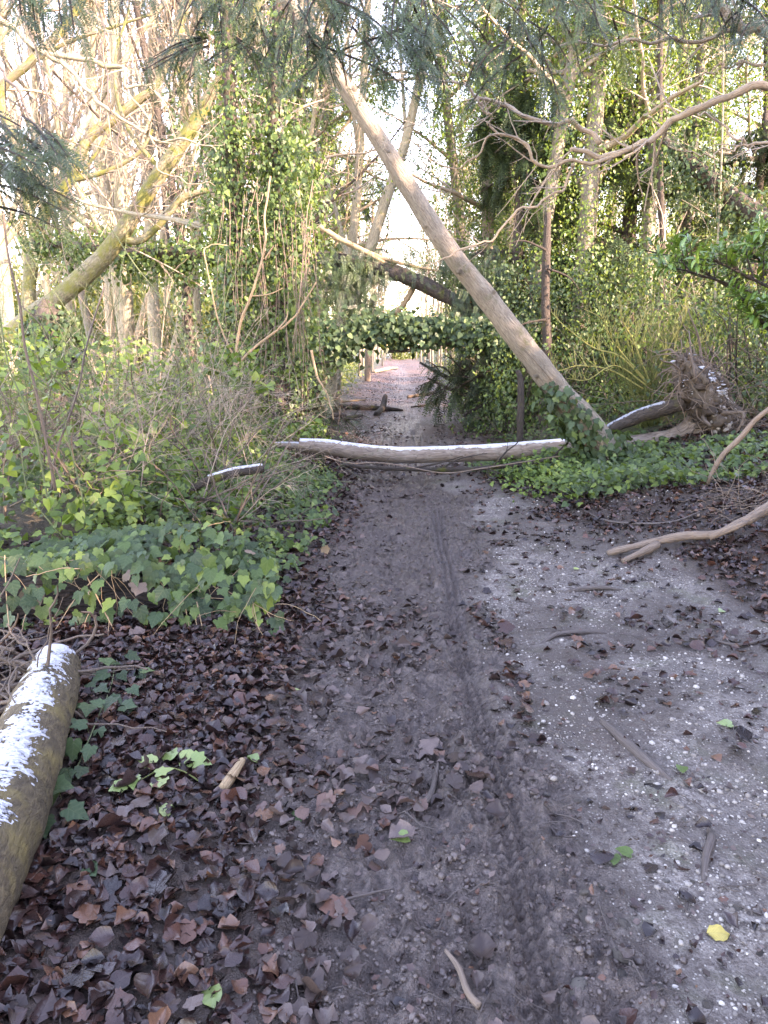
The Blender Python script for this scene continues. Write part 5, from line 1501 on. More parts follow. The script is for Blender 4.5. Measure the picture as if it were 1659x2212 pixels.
cover('ground_ivy', 'low ivy and bramble leaves on the left bank between the bush and the path', 'ivy', T_IVY, 7000, (-3.2, -.35), (4.6, 9.4), lambda x, y: sstep(-.55, -.95, x + .35 * (nz(x, y, 5, 2) - .5) + .10 * (y < 5.5)) * (.35 + sstep(.35, .6, nz(x, y, 15, 1.5))), lambda x, y: .06 + .26 * sstep(-.7, -1.7, x), (.04, .07))
cover('ground_cover', 'small fresh green leaves on the left bank just before the log', 'bush', T_DIA, 3200, (-3.2, -.6), (6.2, 10), lambda x, y: sstep(-.65, -1.1, x) * (.2 + .8 * sstep(.4, .6, nz(x, y, 25, 1.8))), lambda x, y: .05 + .26 * sstep(-.8, -1.8, x), (.03, .055))
cover('ground_ivy', 'low ivy spreading round the foot of the leaning trunk', 'ivy', T_IVY, 6200, (.9, 5.5), (6.9, 10.6), lambda x, y: sstep(1.15, 1.6, x - .22 * (8.6 - y)) * sstep(.40, .58, nz(x, y, 35, 1.3) + .25 * np.exp(-((x - 2.0) / .9) ** 2) - .12 * (y < 7.4)), lambda x, y: .05 + .24 * np.exp(-((x - 2.1) / .7) ** 2), (.045, .08))
cover('ground_cover', 'tangle of small fresh leaves in front of the right end of the log', 'bush', T_DIA, 1800, (.9, 2.9), (7.6, 9.6), lambda x, y: sstep(1.0, 1.5, x), lambda x, y: .10 + .22 * np.exp(-((x - 1.8) / .6) ** 2), (.04, .07))
cover('ground_ivy', 'ivy covering the right bank of the far path', 'ivy', T_QUAD, 16000, (1.1, 9), (10.2, 34), lambda x, y: sstep(.9, 1.6, x - .02 * y + .5 * (nz(x, y, 45, .9) - .5)) * (.3 + .7 * sstep(.35, .55, nz(x, y, 55, .7))), lambda x, y: .10 + .45 * sstep(1.6, 3.5, x), (.06, .11))
cover('ground_cover', 'green herbs and ivy on the left side of the far path', 'ivy', T_DIA, 9000, (-10, -1.2), (10.5, 36), lambda x, y: sstep(-1.1, -1.9, x + .02 * y + .5 * (nz(x, y, 65, .9) - .5)) * (.25 + .75 * sstep(.35, .55, nz(x, y, 75, .7))), lambda x, y: .08 + .35 * sstep(-2, -5, x), (.06, .11))
cover('grass', 'pale thin grass beside the far path', 'farleaf', T_DIA, 5000, (-4, 4), (22, 70), lambda x, y: sstep(1.5, 2.4, np.abs(x - .3) - .012 * y), lambda x, y: .2 + 0 * x, (.10, .2), up=.3)

# ---- the leafy bush filling the left side
def top_left(x, y):
    return .18 + 1.15 * sstep(-1.15, -3.2, x + .35 * (nz(x, y, 85, 1.4) - .5)) * (.75 + .5 * nz(x, y, 95, 1.1))
n = 13000
x = R4.uniform(-5.4, -.95, n); y = R4.uniform(4.75, 9.6, n)
u = R4.random(n) ** .45
hh = top_left(x, y) * np.where(y < 5.5, np.where(x > -1.9, .35, .75), 1.0)
keep = (R4.random(n) < .10 + .90 * sstep(.36, .58, .6 * vn3(np.stack([x, y, hh * u * 1.3], -1) * 2.6, 4) + .4 * vn3(np.stack([x, y, hh * u], -1) * 6, 9))) & (hh > .2)
x, y, u, hh = x[keep], y[keep], u[keep], hh[keep]; n = len(x)
z = Hb(x, y) + hh * u
p = np.stack([x, y, z], -1)
nr = nrmz(np.stack([R4.normal(.1, .6, n), R4.normal(-.35, .5, n), R4.uniform(.2, 1.1, n)], -1)); ti = nrmz(np.stack([R4.normal(.2, .8, n), R4.normal(-.25, .6, n), R4.normal(-.35, .45, n)], -1))
bt = thing('leafy_bush', 'broad bush of fresh green ivy leaves filling the left side of the bank', 'bush', (-2.8, 7.0, float(Hb(-2.8, 7.0))))
split_leaves('leaf', 'foliage', T_IVYR, 'bushl', p, ti, nr, R4.uniform(.038, .090, n), MT['bush'], bt, R4, 300, T_DIA + T_IVYR[:1])
m = 130
st0 = np.stack([R4.uniform(-4.6, -1.2, m), R4.uniform(5.4, 8.8, m), np.zeros(m)], -1); st0[:, 2] = Hb(st0[:, 0], st0[:, 1])
a, b = grow(st0, np.stack([R4.normal(.3, .6, m), R4.normal(-.2, .4, m), np.ones(m)], -1), R4.uniform(.6, 1.6, m), R4.uniform(.005, .011, m), 10, .13, (.02, -.01, -.03), R4, .4)
g = Geo(); tubes(g, a, b, 5, cap=False); spray_twigs(g, a, b, np.full(m, 1.1), (3, 2), R4, .4, 2); stuff(g.build('stem', MT['root'], bt))
# fresher sprig standing against the ivy tower
c = np.array([P(R4.uniform(440, 560), R4.uniform(745, 830), 8.6) for _ in range(14)])
p, ti, nr = leaves_at(c, (.08, .10, .06), 160, R4, tipdown=.4); nr = nrmz(nr + np.array([[0, -.3, .8]]))
t = thing('sapling', 'sapling with fresh green leaves in front of the foot of the ivy tower', 'sapling', bx(470, 8.6))
split_leaves('leaf', 'foliage', T_IVYR, 'sap', p, ti, nr, R4.uniform(.07, .11, len(p)), MT['bush'], t, R4, 160)
g = Geo()
for k in range(5):
    limb(g, [WL(t), P(470 + 12 * k, 850, 8.6), c[k]], [.010, .007, .003], 12, 5)
g.build('stem', MT['stem'], t)
# small sunlit sprigs right at the log's left end
for lab, x0, x1, y0, y1, Y, mt in (('little pale leaved shrub at the left end of the snowy log', 575, 640, 905, 950, 10.0, 'bush'), ('pale leaved shrub left of the broken branch end', 470, 560, 895, 950, 9.9, 'bush'), ('light green sprig above the cut end of the snowy log', 655, 720, 915, 955, 9.75, 'bush')):
    c = np.array([P(R4.uniform(x0, x1), R4.uniform(y0, y1), Y + R4.uniform(-.2, .2)) for _ in range(16)])
    p, ti, nr = leaves_at(c, (.06, .08, .05), 190, R4, tipdown=.4)
    t = thing('small_shrub', lab, 'shrub', bx((x0 + x1) / 2, Y))
    g = Geo(); scatter(g, T_IVYR, p, ti, nrmz(nr + [0, -.4, .4]), R4.uniform(.04, .07, len(p)), R4.random(len(p)), R4); stuff(g.build('foliage', MT[mt], t))
    g = Geo()
    for k in range(9): limb(g, [WL(t), (WL(t) + c[k]) / 2 + R4.normal(0, .05, 3), c[k]], [.007, .005, .003], 10, 4)
    g.build('stem', MT['stem'], t)

# ---- thickets of thin stems
def thicket(label, xr, yr, m, L, r0, mat, d0, trop=(0, 0, -.03), k=(5, 4), wander=.12, lf=.45, name='bramble_thicket', cat='thicket', lev=2):
    st = np.stack([R4.uniform(*xr, m), R4.uniform(*yr, m), np.zeros(m)], -1); st[:, 2] = Hb(st[:, 0], st[:, 1])
    t = thing(name, label, cat, st.mean(0))
    d = np.asarray(d0)[None] + R4.normal(0, .45, (m, 3))
    Ls = R4.uniform(*L, m)
    a, b = grow(st, d, Ls, R4.uniform(*r0, m), 14, wander, trop, R4, .35)
    g = Geo(); tubes(g, a, b, 4, cap=False); o = stuff(g.build('stems', MT[mat], t))
    g = Geo(); spray_twigs(g, a, b, Ls, k, R4, lf, lev, .2, 25, 75, .13, trop, .0018); stuff(g.build('twigs', MT[mat], t))
    return t
thicket('tangle of green arching bramble stems rising over the leafy bush at the left', (-4.6, -2.2), (6.2, 8.6), 64, (1.6, 3.4), (.004, .008), 'stem', (.15, -.1, 1.0), (.01, 0, -.035), (4, 3), .09)
thicket('fine grey briar twigs standing all through the leafy bush', (-4.4, -1.3), (5.6, 8.4), 90, (.9, 1.9), (.003, .006), 'twig', (.2, -.15, 1.0), (.01, 0, -.03), (5, 4), .12)
thicket('grey tangle of dead twigs between the leafy bush and the ivy tower', (-3.6, -1.8), (8.6, 10.4), 60, (1.0, 2.2), (.004, .008), 'twig', (.1, 0, .9), (.02, 0, -.05), (5, 4), .15)
thicket('brown dead brush under the left end of the ivied bridge', (-2.2, -1.15), (10.6, 13.2), 90, (.5, 1.3), (.003, .006), 'root', (.1, 0, 1.0), (0, 0, -.02), (5, 4), .13)
thicket('thin bare saplings behind the mossy leaning trunk', (-8.0, -3.2), (13, 18), 28, (2.2, 5.0), (.008, .016), 'twig', (.05, 0, 1.3), (0, 0, .01), (7, 4), .07, .3)
thicket('dry twigs and thin stems on the bank behind the broom', (2.6, 6.4), (11.2, 14), 44, (1.0, 2.8), (.004, .009), 'twig', (-.05, 0, 1.0), (0, 0, -.01), (6, 4), .10, .35)
thicket('dead twiggy brushwood heaped right of the root plate', (4.4, 6.2), (8.6, 11), 60, (.8, 2.0), (.006, .014), 'root', (-.5, -.1, .45), (0, 0, -.02), (5, 4), .12)
thicket('low twiggy growth along the foot of the right bank', (1.7, 3.2), (10.5, 15), 70, (.4, 1.0), (.003, .006), 'root', (-.1, -.1, .9), (0, 0, -.03), (4, 3), .14)
# dense leafy bushes of the right bank
def bank_bush(label, px, Y, w_, h, n, mat, sc=(.048, .085), seed=0, dz=0.0):
    r = np.random.default_rng(700 + seed)
    loc = bx(px, Y); t = thing('bank_bush', label, 'bush', loc, 'leafy bushes on the right bank')
    m = 60
    c = loc + np.abs(r.normal(0, 1, (m, 3))) * np.where(r.random((m, 3)) < .5, -1, 1) * np.array([w_ * .34, .5, 0]) + np.stack([0 * np.arange(m), 0 * np.arange(m), r.uniform(.05, 1, m) * h], -1)
    p, ti, nr = leaves_at(c, (.22, .22, .20), n, r, tipdown=.9)
    g = Geo(); scatter(g, T_QUAD, p, ti, nrmz(nr + np.array([[0, -.3, .2]])), r.uniform(*sc, n), r.random(n), r); stuff(g.build('foliage', MT[mat], t))
    st = np.repeat(loc[None], 12, 0) + r.normal(0, w_ * .2, (12, 3)) * [1, .3, 0]
    a, b = grow(st, r.normal(0, .5, (12, 3)) + np.array([[0, 0, 1.0]]), np.full(12, h), np.full(12, .018), 8, .12, (0, 0, .02), r)
    g = Geo(); tubes(g, a, b, 5, cap=False); spray_twigs(g, a, b, np.full(12, h), (4, 3), r, .4); stuff(g.build('stem', MT['brown'], t))
for i, (lab, px, Y, w_, h, n, mt) in enumerate((
    ('ivy bush just right of the leaning trunk, left of the dead stem', 1165, 13.0, 1.8, 1.6, 4600, 'ivy'),
    ('dark bush between the dead stem and the broom', 1240, 13.5, 2.2, 2.6, 5200, 'ivydark'),
    ('bush of small ivy leaves behind the broom', 1350, 13.2, 2.6, 2.4, 5600, 'ivy'),
    ('light green bush above the root plate', 1560, 11.8, 2.6, 1.5, 5000, 'bush'),
    ('dark ivy bush at the right edge below the glossy shrub', 1640, 10.6, 2.0, 1.7, 4200, 'ivydark'),
    ('tall leafy bush far behind the glossy shrub', 1500, 17.0, 4.0, 4.2, 7000, 'ivy'),
    ('leafy bush far behind the dead stem', 1200, 20.0, 4.5, 4.6, 8000, 'ivy'),
    ('pale leafy bush behind the middle of the leaning trunk', 1130, 22.0, 3.2, 3.4, 5000, 'bush'),
    ('tall dark bush far behind the broom', 1350, 22.0, 5.0, 5.5, 8500, 'ivydark'),
)):
    bank_bush(lab, px, Y, w_, h, n, mt, seed=i)

# ================================================================== NEAR THE CAMERA, LEFT
# ---- the dark ivied log
dq = PL([(-520, 1330), (-190, 1320), (0, 1306), (150, 1300), (300, 1300), (430, 1305), (520, 1310)], 4.15, 4.45); dr_ = [.17, .17, .165, .16, .155, .15, .13]
t = thing('ivied_log', 'dark rotten log under the hanging ivy at the left', 'log', dq[3])
g = Geo(); limb(g, dq, dr_, 90, 26, .22, 7, 4); g.build('wood', MT['rotten'], t)
iv = thing('hanging_ivy', 'mat of large ivy leaves draped over the dark log in the left foreground', 'ivy', dq[3])
n = 900
px = 620 * R4.random(n) ** .9 - 20
lo = np.interp(px, [0, 150, 300, 350, 420, 520, 600], [1225, 1215, 1225, 1275, 1335, 1345, 1300]); hi = np.interp(px, [0, 200, 400, 520, 600], [1195, 1150, 1130, 1150, 1215])
v_ = R4.random(n) ** 1.25
py = hi + (lo - hi) * v_
stray = R4.random(n) < .24
py = np.where(stray, R4.uniform(1200, 1420, n), py)
Yd = 4.75 - .62 * v_ + R4.normal(0, .06, n)
Yd = np.where(stray, 4.0 - .1 * R4.random(n), Yd)
p = np.array([P(a, b, c) for a, b, c in zip(px, py, Yd)])
fall = v_[:, None]
nr = nrmz(np.concatenate([R4.normal(.05, .45, (n, 1)), R4.normal(-.5, .4, (n, 1)) - .5 * fall, 1.0 - .5 * fall], 1)); ti = nrmz(np.concatenate([R4.normal(.1, .5, (n, 1)), R4.normal(-.5, .3, (n, 1)), -.35 - .6 * fall + R4.normal(0, .25, (n, 1))], 1))
sc_ = R4.uniform(.035, .10, n); dk = R4.random(n) < .5
split_leaves('leaf', 'foliage', T_IVY, 'ivyf', p[dk], ti[dk], nr[dk], sc_[dk], MT['ivydark'], iv, R4, 150)
split_leaves('leaf', 'foliage', T_IVY, 'ivyg', p[~dk], ti[~dk], nr[~dk], sc_[~dk], MT['ivy'], iv, R4, 150)
g = Geo(); m = 90
i = R4.integers(0, n, m); s = p[i] - [0, 0, .02]
a, b = grow(s, np.stack([R4.normal(.1, .6, m), R4.normal(-.3, .3, m), R4.normal(-.4, .5, m)], -1), R4.uniform(.15, .5, m), R4.uniform(.0016, .0032, m), 9, .16, (0, 0, -.06), R4, .6)
tubes(g, a, b, 5, cap=False)
for pl in ([(395, 1290), (408, 1350), (418, 1420), (412, 1450)], [(425, 1300), (440, 1370), (455, 1440), (470, 1480)], [(418, 1310), (432, 1390), (448, 1450)], [(180, 1230), (230, 1330), (265, 1395)], [(215, 1240), (165, 1290), (120, 1360)], [(335, 1400), (375, 1470), (400, 1520), (412, 1545)], [(10, 1200), (14, 1290), (22, 1380)]):
    limb(g, PL(pl, 4.0, 3.8), np.linspace(.0035, .0025, len(pl)), 16, 5)
g.build('stem', MT['orange'], iv)
# withered leaves caught in it
wl = [(66, 1275, .13), (300, 1260, .10), (290, 1255, .07), (270, 1238, .07), (545, 1190, .06), (700, 1180, .05)]
t = thing('withered_leaves', 'withered grey brown leaves caught in the ivy over the dark log', 'leaf', P(66, 1275, 4.1))
leaf_parts('leaf', T_SYC, 'wither', np.array([P(a, b, 4.05) for a, b, _ in wl]), nrmz(R4.normal(0, .5, (6, 3)) + [0, -.2, -.6]), nrmz(R4.normal(0, .3, (6, 3)) + [0, -.9, .3]), np.array([c for *_, c in wl]), MT['deadleaf'], t, R4)

# ---- the snow-dusted log in the corner
sq = []
for (a, b, c) in ((122, 1440, .09), (96, 1520, .10), (50, 1640, .11), (-5, 1765, .12), (-70, 1900, .12), (-170, 2090, .12)):
    sq.append(G(a, b, 0.0, c))
sr = [.105, .122, .132, .140, .148, .155]
t = thing('snow_dusted_log', 'thick mossy brown log dusted with snow in the lower left corner', 'log', sq[2])
g = Geo(); limb(g, sq, sr, 150, 40, .045, 8, 6); w_ = g.build('wood', MT['snowlog'], t)
def up_left(pts, r_):
    return [np.array(a) + np.array([-.012, 0, 0]) for a in pts]
snow_on(sq, sr, 560, .80, .004, 7, .42, 44, 70).build('snow_cover', MT['snow'], w_)
# knot of roots behind it
t = thing('root_knot', 'tangle of dead roots and twigs at the left edge above the snow-dusted log', 'roots', G(30, 1450, 0))
m = 70
st0 = np.array([G(R4.uniform(-40, 110), R4.uniform(1390, 1530), 0, R4.uniform(.03, .14)) for _ in range(m)])
a, b = grow(st0, R4.normal(0, 1, (m, 3)) * [1, .5, .5], R4.uniform(.2, .6, m), R4.uniform(.003, .012, m), 10, .22, (0, 0, -.03), R4, .4)
g = Geo(); tubes(g, a, b, 6, cap=False); stuff(g.build('roots', MT['root'], t))
# ivy trailing down the right of the log
pl = [(195, 1515), (215, 1525), (235, 1500), (250, 1550), (275, 1535), (225, 1570), (195, 1555), (262, 1480), (300, 1470), (310, 1478), (170, 1600), (190, 1620), (215, 1600), (150, 1640), (165, 1660), (200, 1650), (180, 1690), (140, 1700), (120, 1730), (75, 1735), (95, 1770), (70, 1790), (130, 1760), (100, 1810), (65, 1820), (150, 1780), (60, 1840), (115, 1745), (265, 1555), (285, 1520), (240, 1530), (180, 1540), (150, 1720), (85, 1715), (210, 1480), (230, 1470), (250, 1455), (280, 1450)]
p = np.array([G(a, b, R4.uniform(.03, .11)) for a, b in pl]); n = len(p)
iv = thing('trailing_ivy', 'single trail of ivy leaves along the right side of the snow-dusted log', 'ivy', p[0])
leaf_parts('leaf', T_IVY, 'ivyt', p, nrmz(np.stack([R4.normal(.4, .6, n), R4.normal(-.6, .4, n), R4.normal(-.1, .2, n)], -1)), nrmz(np.stack([R4.normal(.1, .25, n), R4.normal(-.35, .25, n), np.ones(n)], -1)), R4.uniform(.050, .082, n), MT['ivydark'], iv, R4)
g = Geo()
limb(g, [G(a, b, .025) for a, b in ((250, 1450), (240, 1500), (215, 1560), (190, 1620), (165, 1680), (110, 1760), (85, 1830))], [.003] * 7, 50, 5)
for k in range(0, n, 1): limb(g, [p[k] - [0, -.02, .05], p[k] - [0, -.01, .02], p[k]], [.0016, .0014, .0012], 5, 4, 0)
g.build('stem', MT['stem'], iv)
# ---- curved dead branch over the bush
cq = PL([(150, 1178), (185, 1145), (225, 1118), (270, 1104), (340, 1085), (400, 1062), (450, 1038), (505, 1022), (568, 1012)], 5.3, 6.4)
simple_limb('curved_branch', 'curved dark dead branch with snow on its right end, above the left ivy', 'branch', cq, [.035, .045, .045, .04, .036, .034, .036, .04, .036], 'brown', 60, 12, .07, [(PL([(355, 1085), (420, 1075), (490, 1090)], 5.8), [.016, .012, .006])], snow=(6, 9, .3))
# ---- stems standing in the bush
for lab, pl_, Y, r0, mt in (
    ('thin reddish brown sapling stem near the left edge', [(6, 456), (19, 558), (42, 654), (54, 750), (74, 830), (95, 930), (120, 1060)], 5.0, .012, 'root'),
    ('dark slim stem slanting up through the leafy bush', [(225, 620), (200, 700), (182, 769), (173, 824), (154, 888), (120, 985), (110, 1080)], 5.2, .009, 'greystick'),
    ('long pale green briar stem at the far left', [(-20, 560), (0, 686), (19, 792), (48, 862), (80, 950), (100, 1060), (130, 1160)], 4.9, .008, 'stem'),
    ('second green briar stem bending through the leafy bush', [(20, 770), (70, 830), (130, 880), (150, 960), (175, 1060), (190, 1150)], 4.9, .006, 'stem'),
    ('long green bramble arching down towards the log', [(150, 380), (230, 480), (290, 570), (350, 650), (410, 780), (430, 860)], 6.6, .007, 'stem'),
    ('yellowish stem looping low in the leafy bush', [(0, 905), (40, 950), (60, 1060), (110, 1130), (150, 1175)], 4.8, .006, 'stem')):
    simple_limb('slender_stem', lab, 'plant', PL(pl_, Y), np.linspace(r0 * .6, r0, len(pl_)).tolist(), mt, 44, 6, .03, twigs=7)

# ================================================================== NEAR THE CAMERA, RIGHT
simple_limb('forked_branch', 'stripped pale branch with a forked end lying among leaves at the right', 'branch', [G(1312, 1205, .03), G(1400, 1190, .05), G(1480, 1178, .06), G(1545, 1176, .07), G(1600, 1160, .10), G(1680, 1125, .14), G(1760, 1090, .18), G(1900, 1070, .16), G(2080, 1060, .05)], [.024, .034, .036, .030, .042, .044, .046, .05, .05], 'stick', 90, 16, .20, [([G(1345, 1218, .02), G(1385, 1205, .04), G(1420, 1190, .05)], [.022, .028, .03]), ([G(1530, 1178, .06), G(1590, 1172, .12), G(1612, 1166, .13)], [.03, .02, .006])])
simple_limb('bent_stick', 'long bent pinkish stick leaning up the right edge in front of the root plate', 'branch', [G(1508, 1120, .02)] + PL([(1515, 1085), (1535, 1030), (1560, 985), (1600, 945), (1640, 900), (1700, 860)], 7.0, 6.8), [.012, .018, .021, .023, .025, .022, .024], 'stick', 50, 10, .06)
simple_limb('thin_stick', 'thin grey stick lying level below the gravel mound at the right', 'branch', [G(1250, 1100, .02), G(1300, 1128, .02), G(1370, 1136, .02), G(1450, 1136, .03), G(1510, 1118, .04)], [.006, .009, .010, .009, .007], 'greystick', 30, 6, .05)
t = thing('root_litter', 'pale dead roots and grass stalks strewn at the right edge above the forked branch', 'roots', G(1600, 1080))
m = 90
st0 = np.array([G(R4.uniform(1540, 1720), R4.uniform(1040, 1130), R4.uniform(.02, .09)) for _ in range(m)])
a, b = grow(st0, np.stack([R4.normal(-.5, 1, m), R4.normal(-.1, .6, m), R4.normal(.1, .15, m)], -1), R4.uniform(.15, .5, m), R4.uniform(.0015, .004, m), 10, .22, (0, 0, -.03), R4, .5)
a[:, :, 2] = np.maximum(a[:, :, 2], Hb(a[:, :, 0], a[:, :, 1]) + .01)
g = Geo(); tubes(g, a, b, 4, cap=False); stuff(g.build('roots', MT['stick'], t))
# roots crossing the gravel and loose sticks on the path
simple_limb('tree_root', 'dark root ridge crossing the chalk gravel, the farther of two', 'root', [G(1205, 1283, -.01), G(1250, 1279, .012), G(1300, 1277, .018), G(1345, 1275, -.005)], [.010, .016, .017, .008], 'greystick', 24, 10, .15)
simple_limb('tree_root', 'dark root ridge crossing the chalk gravel, the nearer of two', 'root', [G(1165, 1392, -.01), G(1200, 1378, .012), G(1245, 1372, .016), G(1290, 1370, .004), G(1340, 1372, -.01)], [.010, .014, .016, .012, .008], 'greystick', 24, 10, .15)
simple_limb('stick', 'flat grey piece of rotten wood slanting across the gravel on the right', 'stick', [G(1300, 1562, .004), G(1345, 1605, .008), G(1400, 1655, .008), G(1450, 1695, -.004)], [.012, .022, .018, .008], 'greystick', 30, 9, .15)
simple_limb('stick', 'short smooth brown stick lying upright to the view on the mud', 'stick', [G(947, 1660, .012), G(940, 1695, .014), G(928, 1730, .012), G(905, 1758, .006)], [.006, .010, .011, .013], 'greystick', 26, 9, .08)
simple_limb('stick', 'pale brown stick at the bottom edge of the mud', 'stick', [G(962, 2078, .012), G(990, 2120, .016), G(1010, 2155, .014), G(1035, 2200, .012)], [.005, .008, .008, .010], 'stick', 26, 9, .08)
simple_limb('stick', 'bare tan piece of barkless wood lying on the brown leaves', 'stick', [G(482, 1722, .025), G(500, 1698, .028), G(524, 1662, .030)], [.017, .019, .013], 'orange', 20, 12, .10)
simple_limb('stick', 'curved root end poking from the gravel near the right edge', 'root', [G(1520, 1905, -.004), G(1525, 1865, .010), G(1535, 1830, .010), G(1530, 1800, -.004)], [.008, .013, .013, .006], 'greystick', 22, 9, .12)
simple_limb('stick', 'thin twig running along the leaves left of the mud at the bottom', 'stick', [G(690, 1990, .015), G(745, 1960, .02), G(800, 1955, .02), G(850, 1930, .012)], [.003, .004, .004, .003], 'greystick', 26, 6, .08)
simple_limb('stick', 'dark twig on the right gravel below the two roots', 'stick', [G(1540, 1390, .01), G(1600, 1400, .014), G(1670, 1385, .016)], [.006, .010, .009], 'greystick', 22, 7, .08)
# green and yellow leaves fallen on the path
def one_leaf(label, px, py, s, mat, temps, key, tilt=.15, tip=None, name='fallen_leaf'):
    p = G(px, py, .012)
    o = bpy.data.objects.new(name, None)
    V, F, U = temps[int(R4.integers(0, len(temps)))]
    g = Geo(); tp = nrmz(np.array([[R4.normal(), R4.normal(), .05]])) if tip is None else nrmz(np.array([tip]))
    scatter(g, [(V, F, U)], p[None], tp, nrmz(np.array([[0, -.2, 1.0]]) + R4.normal(0, tilt, (1, 3))), np.array([s]), R4.random(1), R4)
    o = g.build(name, MT[mat], None, True, p)
    return tag(o, label, 'leaf', 'fresh leaves fallen on the path')
for a in (
    ('pale green heart-shaped ivy leaf on the mud in the middle', 880, 1822, .060, 'greenleaf', T_IVYR, ''),
    ('bright green leaf on the brown leaves right of the tan wood', 640, 1772, .06, 'bush', T_IVY, ''),
    ('dull green leaf pressed in the gravel at the lower right, left one of a pair', 1325, 1858, .05, 'ivy', T_IVYR, ''),
    ('dull green leaf pressed in the gravel at the lower right, right one of a pair', 1362, 1856, .05, 'ivy', T_IVYR, ''),
    ('yellow leaf lying on the gravel near the bottom right corner', 1525, 2022, .06, 'yellowleaf', T_BEECH, ''),
    ('single green leaf on the gravel by the right edge', 1580, 1570, .06, 'greenleaf', T_IVYR, ''),
    ('small green leaf on the gravel right of the rotten wood', 1472, 1662, .05, 'ivy', T_IVYR, ''),
    ('pale green narrow leaf standing beside the tan wood', 560, 1660, .065, 'greenleaf', T_BEECH, ''),
    ('oval grey green leaf on brown leaves at the bottom left', 455, 2140, .07, 'greenleaf', T_BEECH, ''),
    ('lime leaf on the brown leaves below the ivy sprig', 375, 1770, .065, 'greenleaf', T_BEECH, ''),
    ('dark green leaf lying among brown leaves below the trailing ivy', 190, 1890, .06, 'ivydark', T_IVYR, ''),
    ('small pale leaf on the mud near the left leaves', 650, 1500, .04, 'greenleaf', T_BEECH, ''),
    ('pale green leaf on the gravel below the forked branch', 1240, 1235, .04, 'greenleaf', T_IVYR, ''),
    ('light leaf at the edge of the right leaf litter', 1560, 1325, .05, 'greenleaf', T_IVYR, '')):
    one_leaf(*a)
p0 = G(375, 1680, .02)
t = thing('ivy_sprig', 'torn-off sprig of bright green ivy lying on the brown leaves', 'sprig', p0)
pl = [(340, 1690), (365, 1665), (395, 1658), (415, 1662), (352, 1700), (330, 1672), (270, 1715), (290, 1700)]
p = np.array([G(a, b, .03) for a, b in pl])
leaf_parts('leaf', T_IVY, 'sprig', p, nrmz(np.array([[.6, .3, .1], [.2, .8, .2], [.9, .2, 0], [.8, -.2, 0], [-.2, -.9, -.1], [-.7, .3, .1], [-.6, -.6, 0], [.2, -.8, 0]])), nrmz(np.array([[0, -.3, 1.0]]) + R4.normal(0, .25, (8, 3))), R4.uniform(.055, .085, 8), MT['greenleaf'], t, R4)
g = Geo(); limb(g, [G(430, 1702, .02), G(395, 1685, .03), G(355, 1682, .03), G(300, 1705, .02)], [.003, .003, .0025, .002], 20, 6); g.build('stem', MT['broom'], t)

# ================================================================== OVERHEAD
def air_branch(label, lines, Y, mat='twig', group=None, name='bare_branch', k=(9, 4), lf=.35, jitter=.25):
    t = thing(name, label, 'branch', P(*lines[0][0][0], Y), group)
    g = Geo(); al = []
    for pl, ra, rb in lines:
        q, rr = spline(PL(pl, Y), np.linspace(ra, rb, len(pl)), 40)
        q = q + (np.stack([vn2(np.arange(40) * .40, np.zeros(40), len(pl) + c) - .5 for c in range(3)], 1)) * .055
        tubes(g, q, rr, 9, .5, True, .16, 22)
        al.append((q, rr))
    g.build('wood', MT[mat], t)
    g = Geo()
    for q, rr in al:
        L = np.linalg.norm(np.diff(q, axis=0), axis=1).sum()
        spray_twigs(g, q[None], rr[None], [min(L, 2.2)], k, R4, lf, 2, .1, 25, 70, .15, (0, 0, -.01), .0016)
    stuff(g.build('twigs', MT[mat], t))
    return t
air_branch('long bare grey branch dipping in from the right edge and dividing over the view', [([(1720, 178), (1659, 186), (1544, 210), (1459, 260), (1404, 300), (1354, 332), (1279, 327), (1244, 318)], .025, .012), ([(1380, 318), (1304, 340), (1249, 346), (1199, 356), (1154, 337), (1124, 315), (1099, 290), (1074, 285), (1049, 310), (1019, 340), (989, 360), (929, 352), (885, 300)], .012, .003), ([(1239, 350), (1214, 395), (1179, 425), (1109, 475), (1049, 520), (994, 550), (939, 570)], .009, .004)], 4.6, 'twig')
air_branch('upper bare branch behind it with a torn shaggy end', [([(1300, 300), (1244, 272), (1179, 262), (1109, 240), (1029, 205), (979, 185), (899, 135), (850, 80)], .016, .004), ([(1074, 285), (1046, 235), (1028, 208)], .006, .005)], 4.7, 'twig')
air_branch('thick bare branch crossing the top right corner', [([(1720, 90), (1659, 75), (1604, 60), (1574, 35), (1554, 0), (1540, -50)], .03, .02), ([(1600, 60), (1500, 95), (1400, 90), (1300, 100), (1200, 85), (1120, 110)], .012, .004), ([(1640, 130), (1570, 140), (1510, 160)], .008, .003)], 4.4, 'twig')
air_branch('thin crooked twig reaching in at the middle of the right edge', [([(1720, 330), (1640, 312), (1580, 290), (1530, 255), (1490, 235)], .012, .004), ([(1620, 310), (1560, 330), (1490, 330), (1430, 300)], .006, .003)], 5.0, 'twig')
air_branch('bare branch drooping in from the top left corner and dividing', [([(-30, 10), (0, 45), (50, 85), (105, 118), (165, 128), (220, 142), (260, 155), (272, 190), (320, 195), (370, 240)], .024, .007), ([(105, 118), (165, 175), (220, 215), (280, 275), (350, 305), (410, 310), (470, 330)], .017, .005), ([(272, 190), (330, 290), (350, 370), (390, 390), (470, 400)], .008, .003)], 5.6, 'pale')
air_branch('dark thin branch hanging down the left edge', [([(-40, 120), (0, 160), (60, 235), (110, 330), (160, 420), (200, 520)], .012, .004), ([(20, -20), (100, 180), (160, 300), (215, 430)], .008, .003), ([(210, -20), (225, 110), (245, 240), (262, 330), (310, 480)], .005, .003)], 5.2, 'greystick')

